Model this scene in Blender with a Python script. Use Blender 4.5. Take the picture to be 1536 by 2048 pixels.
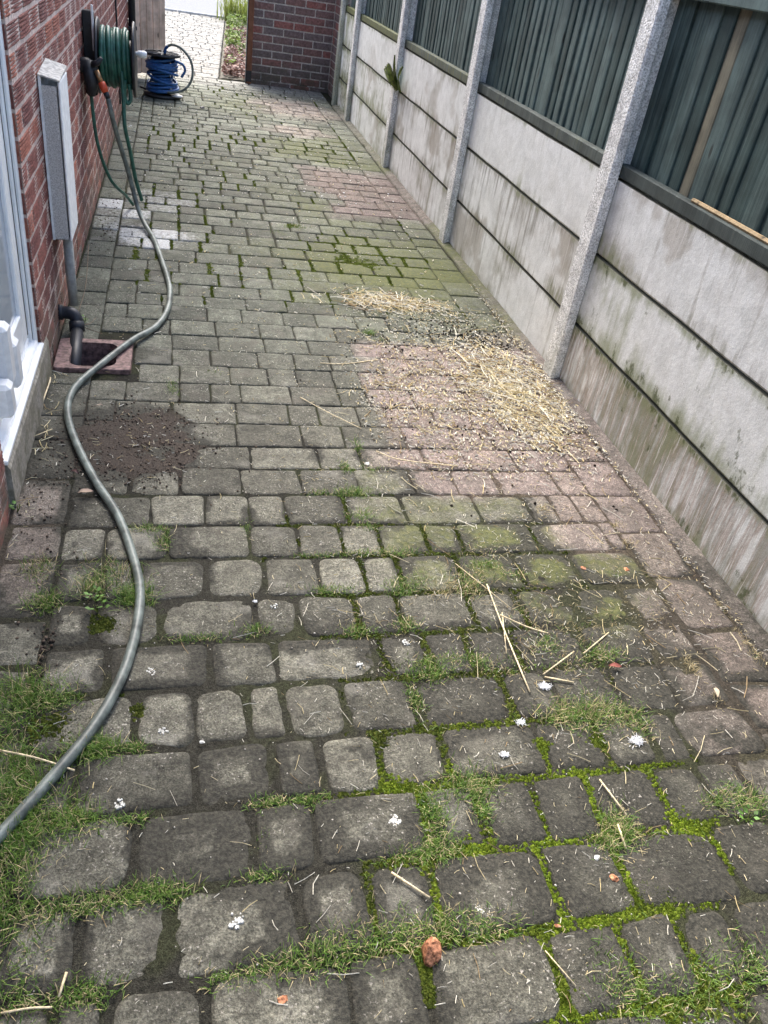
import bpy, math, random
import numpy as np
from mathutils import Matrix, Vector
R = math.radians
random.seed(7); rng = np.random.default_rng(7)
scene = bpy.context.scene
col = scene.collection
for o in list(bpy.data.objects): bpy.data.objects.remove(o)

# ------------------------------------------------------------------ camera
FPX, PITCH, YAW, ROLL, CAMH = 1591.45, 0.61196, 0.30799, 0.17571, 1.48628
_fw = np.array([math.sin(YAW)*math.cos(PITCH), math.cos(YAW)*math.cos(PITCH), -math.sin(PITCH)])
_r0 = np.array([math.cos(YAW), -math.sin(YAW), 0.0]); _u0 = np.cross(_r0, _fw)
_rt = _r0*math.cos(ROLL)+_u0*math.sin(ROLL); _up = -_r0*math.sin(ROLL)+_u0*math.cos(ROLL)
cam_d = bpy.data.cameras.new('camera'); cam = bpy.data.objects.new('camera', cam_d); col.objects.link(cam)
cam_d.sensor_fit = 'VERTICAL'; cam_d.sensor_height = 24.0; cam_d.lens = FPX/2048*24.0
cam_d.clip_start = 0.02; cam_d.clip_end = 500
cam.matrix_world = Matrix(((_rt[0], _up[0], -_fw[0], 0), (_rt[1], _up[1], -_fw[1], 0), (_rt[2], _up[2], -_fw[2], CAMH), (0, 0, 0, 1)))
scene.camera = cam
def at(u, v, axis=2, val=0.0):
    """world point seen at a photograph pixel on the plane axis = val"""
    d = _fw+_rt*(u-768)/FPX-_up*(v-1024)/FPX
    o = np.array([0, 0, CAMH]); t = (val-o[axis])/d[axis]
    return o+t*d

# ------------------------------------------------------------------ light
SUN_EL, SUN_AZ = R(52), R(-7)      # azimuth from +Y (ahead), negative = to the left
w = bpy.data.worlds.new('World'); scene.world = w; w.use_nodes = True
wn = w.node_tree; bg = wn.nodes['Background']
sky = wn.nodes.new('ShaderNodeTexSky'); sky.sky_type = 'NISHITA'; sky.sun_disc = False
sky.sun_elevation = SUN_EL; sky.sun_rotation = SUN_AZ
sky.air_density = 1.0; sky.dust_density = 4.0; sky.ozone_density = 0.7
wn.links.new(sky.outputs[0], bg.inputs[0]); bg.inputs[1].default_value = 0.15
sl = bpy.data.lights.new('sun', 'SUN'); sun = bpy.data.objects.new('sun', sl); col.objects.link(sun)
sl.energy = 1.5; sl.angle = R(40); sl.color = (1.0, 0.985, 0.95)
sd = Vector((math.sin(SUN_AZ)*math.cos(SUN_EL), math.cos(SUN_AZ)*math.cos(SUN_EL), math.sin(SUN_EL)))
sun.rotation_euler = sd.to_track_quat('Z', 'Y').to_euler()
scene.view_settings.view_transform = 'Standard'; scene.view_settings.look = 'None'
scene.view_settings.gamma = 1.0; scene.view_settings.use_curve_mapping = False
scene.view_settings.exposure = 1.80

# ------------------------------------------------------------------ helpers
def link(o, parent=None):
    col.objects.link(o)
    if parent is not None: o.parent = parent
    return o
def tag(o, label=None, cat=None, group=None, kind=None):
    if label: o['label'] = label
    if cat: o['category'] = cat
    if group: o['group'] = group
    if kind: o['kind'] = kind
    return o
def empty(name, loc=(0, 0, 0), rz=0.0):
    o = bpy.data.objects.new(name, None); o.location = loc; o.rotation_euler = (0, 0, rz); o.empty_display_size = 0.1
    return link(o)
def setcol(me, cols, name='col'):
    a = me.color_attributes.new(name, 'FLOAT_COLOR', 'POINT')
    c = np.ones((len(me.vertices), 4), np.float32); cols = np.asarray(cols, np.float32); c[:, :cols.shape[1]] = cols
    a.data.foreach_set('color', c.ravel())
def mesh(name, V, F, mat=None, cols=None, smooth=False, extra=None):
    me = bpy.data.meshes.new(name)
    V = np.asarray(V, np.float32)
    me.from_pydata(V, [], F if isinstance(F, np.ndarray) else [tuple(f) for f in F])
    if cols is not None: setcol(me, cols)
    if extra is not None: setcol(me, extra, 'ms')
    if mat is not None: me.materials.append(mat)
    if smooth: me.shade_smooth()
    me.update()
    return me
def obj(name, me, parent=None, loc=None):
    o = bpy.data.objects.new(name, me)
    if loc is not None: o.location = loc
    return link(o, parent)
class MB:
    """collects polygons"""
    def __init__(s): s.v = []; s.f = []
    def add(s, V, F):
        b = len(s.v); s.v += [tuple(map(float, p)) for p in V]; s.f += [tuple(b+i for i in f) for f in F]
        return s
    def box(s, x0, x1, y0, y1, z0, z1, bev=0.0):
        if bev <= 0:
            V = [(x, y, z) for x in (x0, x1) for y in (y0, y1) for z in (z0, z1)]
            return s.add(V, [(0, 1, 3, 2), (4, 6, 7, 5), (0, 4, 5, 1), (2, 3, 7, 6), (0, 2, 6, 4), (1, 5, 7, 3)])
        b = min(bev, (x1-x0)*.45, (y1-y0)*.45, (z1-z0)*.45)
        V = []; idx = {}
        for i, (xa, sx) in enumerate(((x0, 1), (x1, -1))):
            for j, (ya, sy) in enumerate(((y0, 1), (y1, -1))):
                for k, (za, sz) in enumerate(((z0, 1), (z1, -1))):
                    idx[i, j, k, 0] = len(V); V.append((xa, ya+sy*b, za+sz*b))
                    idx[i, j, k, 1] = len(V); V.append((xa+sx*b, ya, za+sz*b))
                    idx[i, j, k, 2] = len(V); V.append((xa+sx*b, ya+sy*b, za))
        F = []
        for i in (0, 1):
            q = [idx[i, 0, 0, 0], idx[i, 0, 1, 0], idx[i, 1, 1, 0], idx[i, 1, 0, 0]]; F.append(q if i == 0 else q[::-1])
            q = [idx[0, i, 0, 1], idx[1, i, 0, 1], idx[1, i, 1, 1], idx[0, i, 1, 1]]; F.append(q if i == 0 else q[::-1])
            q = [idx[0, 0, i, 2], idx[0, 1, i, 2], idx[1, 1, i, 2], idx[1, 0, i, 2]]; F.append(q if i == 0 else q[::-1])
        for i in (0, 1):
            for j in (0, 1):
                q = [idx[i, j, 0, 0], idx[i, j, 0, 1], idx[i, j, 1, 1], idx[i, j, 1, 0]]; F.append(q if i == j else q[::-1])
                q = [idx[i, 0, j, 0], idx[i, 1, j, 0], idx[i, 1, j, 2], idx[i, 0, j, 2]]; F.append(q if i == j else q[::-1])
                q = [idx[0, i, j, 1], idx[0, i, j, 2], idx[1, i, j, 2], idx[1, i, j, 1]]; F.append(q if i == j else q[::-1])
        for i in (0, 1):
            for j in (0, 1):
                for k in (0, 1):
                    q = [idx[i, j, k, 0], idx[i, j, k, 1], idx[i, j, k, 2]]; F.append(q if (i+j+k) % 2 == 0 else q[::-1])
        return s.add(V, F)
    def tube(s, pts, r, n=8, caps=True, closed=False):
        P = np.asarray(pts, float); m = len(P); rr = np.broadcast_to(np.asarray(r, float), (m,))
        T = np.gradient(P, axis=0) if not closed else np.roll(P, -1, 0)-np.roll(P, 1, 0)
        T /= np.linalg.norm(T, axis=1)[:, None]+1e-12
        a = np.array([0, 0, 1.]) if abs(T[0][2]) < .9 else np.array([1., 0, 0])
        N = np.cross(T[0], a); N /= np.linalg.norm(N); V = []
        for i in range(m):
            N = N-T[i]*(N@T[i]); N /= np.linalg.norm(N)+1e-12; B = np.cross(T[i], N)
            for k in range(n):
                t = 2*math.pi*k/n; V.append(P[i]+rr[i]*(N*math.cos(t)+B*math.sin(t)))
        F = []
        for i in range(m if closed else m-1):
            for k in range(n):
                j = (i+1) % m
                F.append((i*n+k, i*n+(k+1) % n, j*n+(k+1) % n, j*n+k))
        if caps and not closed: F += [tuple(range(n))[::-1], tuple(range((m-1)*n, m*n))]
        return s.add(V, F)
    def lathe(s, prof, n=24, M=None):
        """profile [(r, h)] turned about local Z; M places it"""
        V = []; F = []; m = len(prof)
        for r_, h in prof:
            for k in range(n):
                t = 2*math.pi*k/n; V.append((r_*math.cos(t), r_*math.sin(t), h))
        for i in range(m-1):
            for k in range(n): F.append((i*n+k, i*n+(k+1) % n, (i+1)*n+(k+1) % n, (i+1)*n+k))
        if M is not None: V = [tuple(M @ Vector(p)) for p in V]
        return s.add(V, F)
    def build(s, name, mat, parent=None, smooth=False, cols=None):
        return obj(name, mesh(name, s.v, s.f, mat, cols, smooth), parent)
def spline(P, n=8):
    P = np.asarray(P, float); Q = np.vstack([2*P[0]-P[1], P, 2*P[-1]-P[-2]]); out = []
    for i in range(1, len(Q)-2):
        for k in range(n):
            t = k/n
            out.append(.5*((2*Q[i])+(-Q[i-1]+Q[i+1])*t+(2*Q[i-1]-5*Q[i]+4*Q[i+1]-Q[i+2])*t*t+(-Q[i-1]+3*Q[i]-3*Q[i+1]+Q[i+2])*t**3))
    out.append(P[-1]); return np.array(out)
def vnoise(x, y, seed=0):
    x = np.asarray(x, float); y = np.asarray(y, float)
    xi = np.floor(x).astype(np.int64); yi = np.floor(y).astype(np.int64); fx = x-xi; fy = y-yi
    def h(a, b):
        n = (a*374761393+b*668265263+seed*1442695041) & 0xffffffff
        n = ((n ^ (n >> 13))*1274126177) & 0xffffffff
        return ((n ^ (n >> 16)) & 0xffff)/65535.0
    u = fx*fx*(3-2*fx); v = fy*fy*(3-2*fy)
    return (h(xi, yi)*(1-u)+h(xi+1, yi)*u)*(1-v)+(h(xi, yi+1)*(1-u)+h(xi+1, yi+1)*u)*v
def fbm(x, y, s=1.0, seed=0, o=3):
    return sum(vnoise(np.asarray(x)*s*2**k, np.asarray(y)*s*2**k, seed+k)*.5**k for k in range(o))/sum(.5**k for k in range(o))
def sst(a, b, x):
    t = np.clip((np.asarray(x, float)-a)/(b-a), 0, 1); return t*t*(3-2*t)
def scatter(TV, TF, A, T, C=None):
    """template verts TV(k,3), tris TF, per-item matrices A(n,3,3), places T(n,3), colours C(n,3)"""
    TV = np.asarray(TV, float); TF = np.asarray(TF); n = len(T); k = len(TV)
    V = np.einsum('nij,kj->nki', A, TV)+T[:, None, :]
    F = (TF[None]+(np.arange(n)*k)[:, None, None]).reshape(-1, TF.shape[1])
    cc = None if C is None else np.repeat(np.asarray(C), k, 0)
    return V.reshape(-1, 3), F, cc
def rotz(a):
    c, s = np.cos(a), np.sin(a); z = np.zeros_like(c); o = np.ones_like(c)
    return np.stack([np.stack([c, -s, z], -1), np.stack([s, c, z], -1), np.stack([z, z, o], -1)], -2)
def roty(a):
    c, s = np.cos(a), np.sin(a); z = np.zeros_like(c); o = np.ones_like(c)
    return np.stack([np.stack([c, z, s], -1), np.stack([z, o, z], -1), np.stack([-s, z, c], -1)], -2)
def rotx(a):
    c, s = np.cos(a), np.sin(a); z = np.zeros_like(c); o = np.ones_like(c)
    return np.stack([np.stack([o, z, z], -1), np.stack([z, c, -s], -1), np.stack([z, s, c], -1)], -2)
def cat_meshes(parts):
    Vs, Fs, Cs = [], [], []; b = 0
    for V, F, C in parts:
        if len(V) == 0: continue
        Vs.append(V); Fs.append(F+b); Cs.append(C); b += len(V)
    return np.vstack(Vs), np.vstack(Fs), np.vstack(Cs)

# ------------------------------------------------------------------ materials
class Mat:
    def __init__(s, name, rough=.8, spec=.3, metal=0.0):
        s.m = bpy.data.materials.new(name); s.m.use_nodes = True; s.t = s.m.node_tree
        s.b = s.t.nodes['Principled BSDF']; s.b.inputs['Roughness'].default_value = rough
        s.b.inputs['Specular IOR Level'].default_value = spec; s.b.inputs['Metallic'].default_value = metal
    def n(s, ty, **k):
        x = s.t.nodes.new(ty)
        for a, b in k.items(): setattr(x, a, b)
        return x
    def set(s, sock, v):
        if isinstance(v, bpy.types.NodeSocket): s.t.links.new(v, sock)
        elif isinstance(v, (tuple, list)):
            sock.default_value = tuple(v)+(1,) if len(v) == 3 and sock.type == 'RGBA' else v
        else: sock.default_value = v
    def pos(s): return s.n('ShaderNodeNewGeometry').outputs['Position']
    def gen(s): return s.n('ShaderNodeTexCoord').outputs['Generated']
    def objc(s): return s.n('ShaderNodeTexCoord').outputs['Object']
    def scl(s, v, sc, loc=(0, 0, 0)):
        x = s.n('ShaderNodeMapping'); s.set(x.inputs['Vector'], v); x.inputs['Scale'].default_value = sc
        if isinstance(loc, bpy.types.NodeSocket): s.set(x.inputs['Location'], loc)
        else: x.inputs['Location'].default_value = loc
        return x.outputs[0]
    def noise(s, v, scale, detail=4, rough=.55):
        x = s.n('ShaderNodeTexNoise'); s.set(x.inputs['Vector'], v); x.inputs['Scale'].default_value = scale
        x.inputs['Detail'].default_value = detail; x.inputs['Roughness'].default_value = rough
        return x.outputs['Fac']
    def vor(s, v, scale, feat='F1', out='Distance'):
        x = s.n('ShaderNodeTexVoronoi', feature=feat); s.set(x.inputs['Vector'], v); x.inputs['Scale'].default_value = scale
        return x.outputs[out]
    def mth(s, op, a, b=0.0, clamp=False):
        x = s.n('ShaderNodeMath', operation=op, use_clamp=clamp); s.set(x.inputs[0], a); s.set(x.inputs[1], b); return x.outputs[0]
    def rng(s, v, a, b, c=0.0, d=1.0):
        x = s.n('ShaderNodeMapRange', interpolation_type='SMOOTHSTEP'); s.set(x.inputs[0], v)
        for i, q in enumerate((a, b, c, d)): s.set(x.inputs[i+1], q)
        return x.outputs[0]
    def mix(s, f, a, b, mode='MIX'):
        x = s.n('ShaderNodeMix', data_type='RGBA', blend_type=mode); s.set(x.inputs[0], f); s.set(x.inputs[6], a); s.set(x.inputs[7], b)
        return x.outputs[2]
    def gray(s, v):
        x = s.n('ShaderNodeCombineColor')
        for i in range(3): s.set(x.inputs[i], v)
        return x.outputs[0]
    def attr(s, name, ty='GEOMETRY'):
        return s.n('ShaderNodeAttribute', attribute_name=name, attribute_type=ty)
    def sep(s, v):
        x = s.n('ShaderNodeSeparateColor'); s.set(x.inputs[0], v); return x.outputs
    def xyz(s, v):
        x = s.n('ShaderNodeSeparateXYZ'); s.set(x.inputs[0], v); return x.outputs
    def rnd(s): return s.n('ShaderNodeObjectInfo').outputs['Random']
    def base(s, v): s.set(s.b.inputs['Base Color'], v); return s
    def rough(s, v): s.set(s.b.inputs['Roughness'], v); return s
    def bump(s, h, st=.5, dist=.005):
        x = s.n('ShaderNodeBump'); s.set(x.inputs['Height'], h); x.inputs['Strength'].default_value = st; x.inputs['Distance'].default_value = dist
        s.t.links.new(x.outputs[0], s.b.inputs['Normal']); return s

def simple(name, c, rough=.6, spec=.3, var=.15, scale=30., metal=0., bump=.2, bscale=150, bd=.002):
    k = Mat(name, rough, spec, metal); p = k.pos()
    f = k.noise(p, scale, 5)
    k.base(k.mix(1.0, c, k.gray(k.rng(f, .25, .75, 1-var*1.5, 1+var)), 'MULTIPLY'))
    k.bump(k.noise(p, bscale, 4), bump, bd); return k.m

def mk_paver():
    k = Mat('paver_concrete', .85, .3); p = k.pos()
    c = k.attr('col').outputs['Color']; ms = k.sep(k.attr('ms').outputs['Color'])
    big = k.noise(p, 16, 6, .65); med = k.noise(p, 70, 5, .7); fine = k.noise(p, 230, 3, .75)
    v = k.mth('MULTIPLY', k.rng(big, .25, .75, .58, 1.38), k.mth('MULTIPLY', k.rng(med, .3, .7, .66, 1.32), k.rng(fine, .3, .72, .42, 1.55)))
    b = k.mix(1.0, c, k.gray(v), 'MULTIPLY')
    # exposed aggregate: pale and dark grains
    g = k.noise(p, 150, 2, .5); lowf = k.noise(p, 5.5, 3); b = k.mix(k.mth('MULTIPLY', k.rng(g, .62, .70, 0, .8), k.rng(lowf, .38, .62)), b, (.46, .43, .38))
    g2 = k.noise(k.scl(p, (1, 1, 1), (3, 7, 1)), 120, 2, .5); b = k.mix(k.rng(g2, .62, .70, 0, .7), b, (.04, .036, .03))
    pit = k.rng(k.noise(k.scl(p, (1, 1, 1), (8, 1, 3)), 42, 3, .5), .70, .76); b = k.mix(k.mth('MULTIPLY', pit, .8), b, (.03, .027, .022))
    tone = k.noise(k.scl(p, (1, 1, 1), (2, 5, 9)), 7.5, 4, .6); b = k.mix(k.rng(tone, .5, .72, 0, .55), b, (.10, .092, .076)); b = k.mix(k.rng(tone, .28, .45, .35, 0), b, (.26, .25, .22))
    # algae film
    al = k.rng(k.mth('ADD', ms[1], k.mth('MULTIPLY', k.mth('SUBTRACT', k.noise(p, 26, 5, .65), .5), .9)), .36, .95)
    b = k.mix(k.mth('MULTIPLY', al, .82), b, k.mix(k.rng(k.noise(p, 60, 3), .3, .7), (.112, .120, .030), (.058, .070, .026)))
    # soil spread from the joints
    di = k.rng(k.mth('ADD', ms[0], k.mth('MULTIPLY', k.mth('SUBTRACT', k.noise(p, 38, 6, .7), .5), 1.1)), .42, .85)
    b = k.mix(k.mth('MULTIPLY', di, .93), b, k.mix(k.rng(k.noise(p, 120, 4, .7), .35, .7), (.020, .020, .016), (.071, .067, .053)))
    # lichen spots
    li = k.rng(k.noise(p, 9, 6, .75), .66, .74, 0, .55)
    b = k.mix(k.mth('MULTIPLY', li, k.mth('SUBTRACT', 1.0, di)), b, (.34, .33, .29))
    # whitish sky sheen painted into the paver colour, with lower roughness
    wt = k.rng(k.mth('ADD', ms[2], k.mth('MULTIPLY', k.mth('SUBTRACT', k.noise(p, 45, 5, .75), .5), .9)), .34, .7)
    b = k.mix(k.mth('MULTIPLY', wt, k.rng(k.noise(p, 110, 4, .7), .35, .62, .25, .85)), b, (.60, .62, .64))
    k.base(b); k.rough(k.mth('SUBTRACT', .86, k.mth('MULTIPLY', ms[2], .3)))
    k.bump(k.mth('ADD', k.mth('MULTIPLY', fine, .6), k.mth('ADD', med, k.mth('MULTIPLY', big, 1.5))), 1.0, .005)
    return k.m
def mk_soil():
    k = Mat('joint_soil', .95, .2); p = k.pos(); c = k.attr('col').outputs['Color']
    f = k.noise(p, 120, 5, .75); g = k.noise(p, 420, 2, .6)
    b = k.mix(1.0, c, k.gray(k.mth('MULTIPLY', k.rng(f, .3, .7, .5, 1.5), k.rng(g, .35, .7, .6, 1.5))), 'MULTIPLY')
    k.base(b); k.bump(k.mth('ADD', f, k.mth('MULTIPLY', g, .5)), 1.0, .008); return k.m
def mk_vcol(name, rough=.8, spec=.25, trans=0., var=.25, scale=200):
    k = Mat(name, rough, spec); c = k.attr('col').outputs['Color']
    f = k.noise(k.pos(), scale, 3); b = k.mix(1.0, c, k.gray(k.rng(f, .3, .7, 1-var, 1+var)), 'MULTIPLY'); k.base(b)
    if trans:
        tr = k.n('ShaderNodeBsdfTranslucent'); k.set(tr.inputs[0], b); mx = k.n('ShaderNodeMixShader'); mx.inputs[0].default_value = trans
        out = k.t.nodes['Material Output']; k.t.links.new(k.b.outputs[0], mx.inputs[1]); k.t.links.new(tr.outputs[0], mx.inputs[2]); k.t.links.new(mx.outputs[0], out.inputs[0])
    return k.m
def mk_brick(name, c1, c2, c3, weather=.25, groove=False):
    k = Mat(name, .88, .25); p = k.pos(); r = k.rnd(); a = k.sep(k.attr('col').outputs['Color'])[0]
    rr = k.mth('FRACT', k.mth('ADD', r, a))
    b = k.mix(k.rng(rr, .15, .55), c1, c2); b = k.mix(k.rng(rr, .78, .9), b, c3)
    f = k.noise(p, 45, 5, .65); g = k.noise(p, 300, 3, .7)
    b = k.mix(1.0, b, k.gray(k.mth('MULTIPLY', k.rng(f, .25, .75, .62, 1.35), k.rng(g, .3, .7, .75, 1.25))), 'MULTIPLY')
    b = k.mix(k.rng(k.noise(p, 7, 5, .7), .52, .75, 0, weather), b, (.42, .37, .33))
    z = k.xyz(p)[2]
    low = k.mth('MULTIPLY', k.rng(z, .02, .45, 1, 0), k.rng(k.noise(p, 11, 5, .7), .32, .62))
    b = k.mix(k.mth('MULTIPLY', low, .8), b, (.105, .095, .068))
    k.base(b); k.bump(k.mth('ADD', g, f), .7, .003); return k.m
def mk_mortar(name, c, dirt=(.09, .085, .06)):
    k = Mat(name, .95, .2); p = k.pos(); f = k.noise(p, 60, 5, .7); g = k.noise(p, 12, 5, .7)
    b = k.mix(1.0, c, k.gray(k.rng(f, .3, .7, .65, 1.25)), 'MULTIPLY'); z = k.xyz(p)[2]
    low = k.mth('MULTIPLY', k.rng(z, .0, .25, 1, .12), k.rng(g, .35, .65)); b = k.mix(low, b, dirt)
    k.base(b); k.bump(f, .8, .005); return k.m
def mk_board():
    """precast gravel board: cement grey with run-off streaks, algae and rust (amounts are object properties)"""
    k = Mat('gravel_board_concrete', .8, .3); p = k.pos(); g = k.xyz(k.gen())
    cl = k.attr('clean', 'OBJECT').outputs['Fac']; gr = k.attr('algae', 'OBJECT').outputs['Fac']; br = k.attr('grime', 'OBJECT').outputs['Fac']; rs = k.attr('rust', 'OBJECT').outputs['Fac']
    fine = k.noise(p, 260, 3, .6); med = k.noise(p, 14, 6, .65)
    b = k.mix(k.rng(med, .3, .7), (.61, .622, .60), (.765, .778, .76)); b = k.mix(1., b, k.gray(k.rng(fine, .3, .7, .88, 1.1)), 'MULTIPLY')
    st = k.noise(k.scl(p, (1, 11, 1.6)), 1.6, 7, .66); st2 = k.noise(k.scl(p, (1, 34, 1.6), (0, 3, 5)), 1.7, 6, .75); blot = k.noise(k.scl(p, (1, 1, 1.4), (0, 9, 2)), 2.6, 6, .6)
    def amt(n, a, lo=.35, hi=.9): return k.rng(k.mth('ADD', a, k.mth('MULTIPLY', k.mth('SUBTRACT', n, .5), 3.0)), lo, hi)
    edge = k.mth('MULTIPLY', k.rng(g[2], .0, .4, .32, 0), 1.0); top = k.rng(g[2], .84, 1.0, 0, .4)
    gm = k.mth('ADD', gr, k.mth('ADD', edge, top))
    br2 = k.mth('ADD', br, k.mth('ADD', k.rng(g[2], 0, .3, .25, 0), k.rng(g[2], .75, 1.0, 0, .22)))
    b = k.mix(k.mth('MULTIPLY', amt(blot, br2, .3, 1.3), .85), b, (.28, .258, .222))
    damp = k.rng(k.noise(k.scl(p, (1, 1, 1.2), (0, 1.7, .3)), 2.1, 4, .5), .55, .62); b = k.mix(k.mth('MULTIPLY', damp, k.rng(br, -.1, .5, .0, .75)), b, (.30, .265, .215))
    runs = k.mth('MULTIPLY', k.rng(k.noise(k.scl(p, (1, 26, .35), (0, 2, 0)), 1.5, 4, .6), .56, .66), k.mth('MULTIPLY', k.rng(g[2], .35, 1.0), k.rng(k.noise(p, 3, 3), .4, .6))); b = k.mix(k.mth('MULTIPLY', runs, k.rng(br, .0, .5, .15, .75)), b, (.12, .108, .085))
    b = k.mix(k.mth('MULTIPLY', amt(st, br2), k.rng(br, .0, .5, .12, .66)), b, (.185, .168, .138))
    b = k.mix(k.mth('MULTIPLY', amt(st2, rs, .5, .95), .75), b, (.23, .12, .06))
    b = k.mix(k.mth('MULTIPLY', amt(k.mth('MULTIPLY', k.mth('ADD', blot, st), .5), gm, .30, .9), .72), b, (.20, .225, .11))
    b = k.mix(k.mth('MULTIPLY', amt(k.noise(k.scl(p, (1, 1.5, 1), (0, 0, 4)), 11, 5, .7), k.mth('SUBTRACT', gm, .12), .62, .95), .8), b, (.06, .075, .02))
    b = k.mix(k.mth('MULTIPLY', k.rng(st2, .53, .66), k.mth('MULTIPLY', k.mth('ADD', br, .02), 1.5, True)), b, (.72, .72, .71))
    b = k.mix(k.rng(k.noise(p, 70, 2), .76, .8, 0, .7), b, (.1, .09, .08))
    ledge = k.rng(k.xyz(k.n('ShaderNodeNewGeometry').outputs['True Normal'])[2], .4, .8); b = k.mix(ledge, b, (.055, .055, .04))  # settled grime, darkened to stand in for the shaded gap between boards
    k.base(b); k.bump(k.mth('ADD', fine, k.mth('MULTIPLY', k.noise(p, 60, 4), 1.5)), .4, .002); return k.m
def mk_post():
    k = Mat('post_aggregate_concrete', .9, .25); p = k.pos(); al = k.attr('algae', 'OBJECT').outputs['Fac']
    v = k.mth('SUBTRACT', 1.0, k.noise(p, 150, 3, .6)); f = k.noise(p, 20, 5)
    b = k.mix(k.rng(v, .38, .66), (.86, .86, .84), (.42, .42, .40)); b = k.mix(1., b, k.gray(k.rng(f, .3, .7, .8, 1.15)), 'MULTIPLY')
    z = k.xyz(p)[2]
    gm = k.rng(k.mth('ADD', k.mth('ADD', al, k.rng(z, .0, .7, .45, 0)), k.mth('MULTIPLY', k.mth('SUBTRACT', k.noise(k.scl(p, (1, 1, .4)), 9, 6, .7), .5), 1.3)), .4, .95)
    b = k.mix(k.mth('MULTIPLY', gm, .7), b, (.15, .17, .085))
    nx = k.n('ShaderNodeNewGeometry').outputs['True Normal']; fr = k.rng(k.xyz(nx)[0], -.9, -.5, 1, .12)
    k.base(b)
    x = k.n('ShaderNodeBump'); k.set(x.inputs['Height'], k.mth('SUBTRACT', 1., v)); k.set(x.inputs['Strength'], fr); x.inputs['Distance'].default_value = .006
    k.t.links.new(x.outputs[0], k.b.inputs['Normal']); return k.m
def mk_slat(name, c1, c2, algae=.0):
    k = Mat(name, .75, .3); p = k.pos(); r = k.rnd(); off = k.n('ShaderNodeCombineXYZ'); k.set(off.inputs[1], k.mth('MULTIPLY', r, 9.))
    gr = k.noise(k.scl(p, (3, 60, 2.2), off.outputs[0]), 1.3, 7, .7); bl = k.noise(p, 9, 5, .6)
    b = k.mix(k.rng(k.mth('ADD', gr, k.mth('MULTIPLY', k.mth('SUBTRACT', r, .5), .35)), .3, .75), c1, c2)
    b = k.mix(1., b, k.gray(k.rng(bl, .25, .75, .7, 1.3)), 'MULTIPLY')
    b = k.mix(k.rng(k.vor(k.scl(p, (1, 1, .35), off.outputs[0]), 9), .04, .10, .8, 0), b, (.02, .022, .02))
    z = k.xyz(p)[2]; a = k.attr('algae', 'OBJECT').outputs['Fac']
    al = k.rng(k.mth('ADD', k.mth('ADD', a, k.rng(z, .90, 1.12, .42, 0)), k.mth('MULTIPLY', k.mth('SUBTRACT', k.noise(k.scl(p, (1, 20, 2)), 2.2, 6, .7), .5), 1.4)), .5, .95)
    b = k.mix(k.mth('MULTIPLY', al, .8), b, (.13, .14, .045))
    k.base(b); k.bump(k.mth('ADD', gr, k.mth('MULTIPLY', k.noise(p, 300, 3), .3)), .6, .003); return k.m

M_PAVER = mk_paver(); M_SOIL = mk_soil()
M_BRICK = mk_brick('red_ribbed_brick', (.225, .085, .066), (.165, .064, .055), (.30, .11, .075), .45)
M_BRICK2 = mk_brick('purple_brown_brick', (.25, .145, .13), (.20, .155, .15), (.32, .14, .12), .40)
M_MORTAR = mk_mortar('pink_mortar', (.66, .53, .47)); M_MORTAR2 = mk_mortar('grey_mortar', (.60, .56, .51))
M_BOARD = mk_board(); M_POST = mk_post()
M_SLAT = mk_slat('dark_green_stained_timber', (.028, .050, .047), (.085, .122, .115))
M_RAIL = mk_slat('weathered_rail_timber', (.048, .060, .056), (.092, .106, .096))
M_TAN = mk_slat('bare_pine_timber', (.30, .21, .11), (.42, .32, .19))
M_GATE = mk_slat('brown_gate_timber', (.52, .36, .28), (.72, .56, .45))
M_GATEP = mk_slat('red_brown_post_timber', (.16, .065, .035), (.24, .11, .065))
M_UPVC = simple('white_upvc', (.88, .90, .91), .25, .5, .05, 12, bump=.03)
M_SEAL = simple('black_rubber', (.02, .02, .022), .6)
M_WHITE = simple('white_painted_board', (.84, .86, .87), .5, .35, .1, 40, bump=.25)
M_PCON = mk_mortar('plinth_concrete', (.34, .315, .27), (.16, .15, .10))
M_GPIPE = simple('grey_plastic_pipe', (.29, .30, .29), .55, .4, .15, 60)
M_BPIPE = simple('black_plastic_pipe', (.018, .021, .028), .5, .4, .2, 60, bump=.1)
M_TERRA = simple('terracotta_gully', (.19, .118, .11), .7, .35, .45, 60, bump=.5)
M_DARKW = simple('dark_gully_water', (.012, .013, .012), .15, .5, .3, 20)
M_HOSE = simple('worn_green_hose', (.14, .165, .15), .45, .45, .42, 22, bump=.3, bscale=90)
M_GHOSE = simple('dark_green_hose', (.022, .105, .075), .45, .5, .3, 40, bump=.1)
M_BLUE = simple('blue_cable', (.016, .10, .31), .38, .5, .3, 50, bump=.1)
M_BLACK = simple('black_reel_plastic', (.022, .024, .028), .45, .4, .25, 50)
M_ORANGE = simple('orange_plastic', (.55, .075, .03), .45, .4)
M_BRASS = simple('dull_brass', (.34, .22, .12), .4, .5, metal=.7)
M_GREEN = simple('green_cable', (.04, .16, .07), .5)
M_VEG = mk_vcol('grass_blades', .6, .3, .25, .25)
M_MOSS = mk_vcol('moss', .95, .1, .1, .45, 260)
M_STRAW = mk_vcol('straw', .6, .3, .15, .2)
M_BIT = mk_vcol('ground_bits', .85, .2, 0, .25)
M_RED = simple('broken_brick_red', (.56, .25, .135), .95, .15, .6, 140, bump=1.)
M_FLUFF = simple('white_down', (.86, .87, .88), .9, .1, .05)
M_SPLAT = simple('chalky_white', (.60, .60, .56), .95, .1, .3, 160, bump=.8)
M_ROAD = simple('asphalt_road', (.14, .15, .16), .8, .3, .2, 40, bump=.6)
M_KERB = simple('kerb_concrete', (.42, .42, .41), .85, .3, .2, 30, bump=.4)
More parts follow.
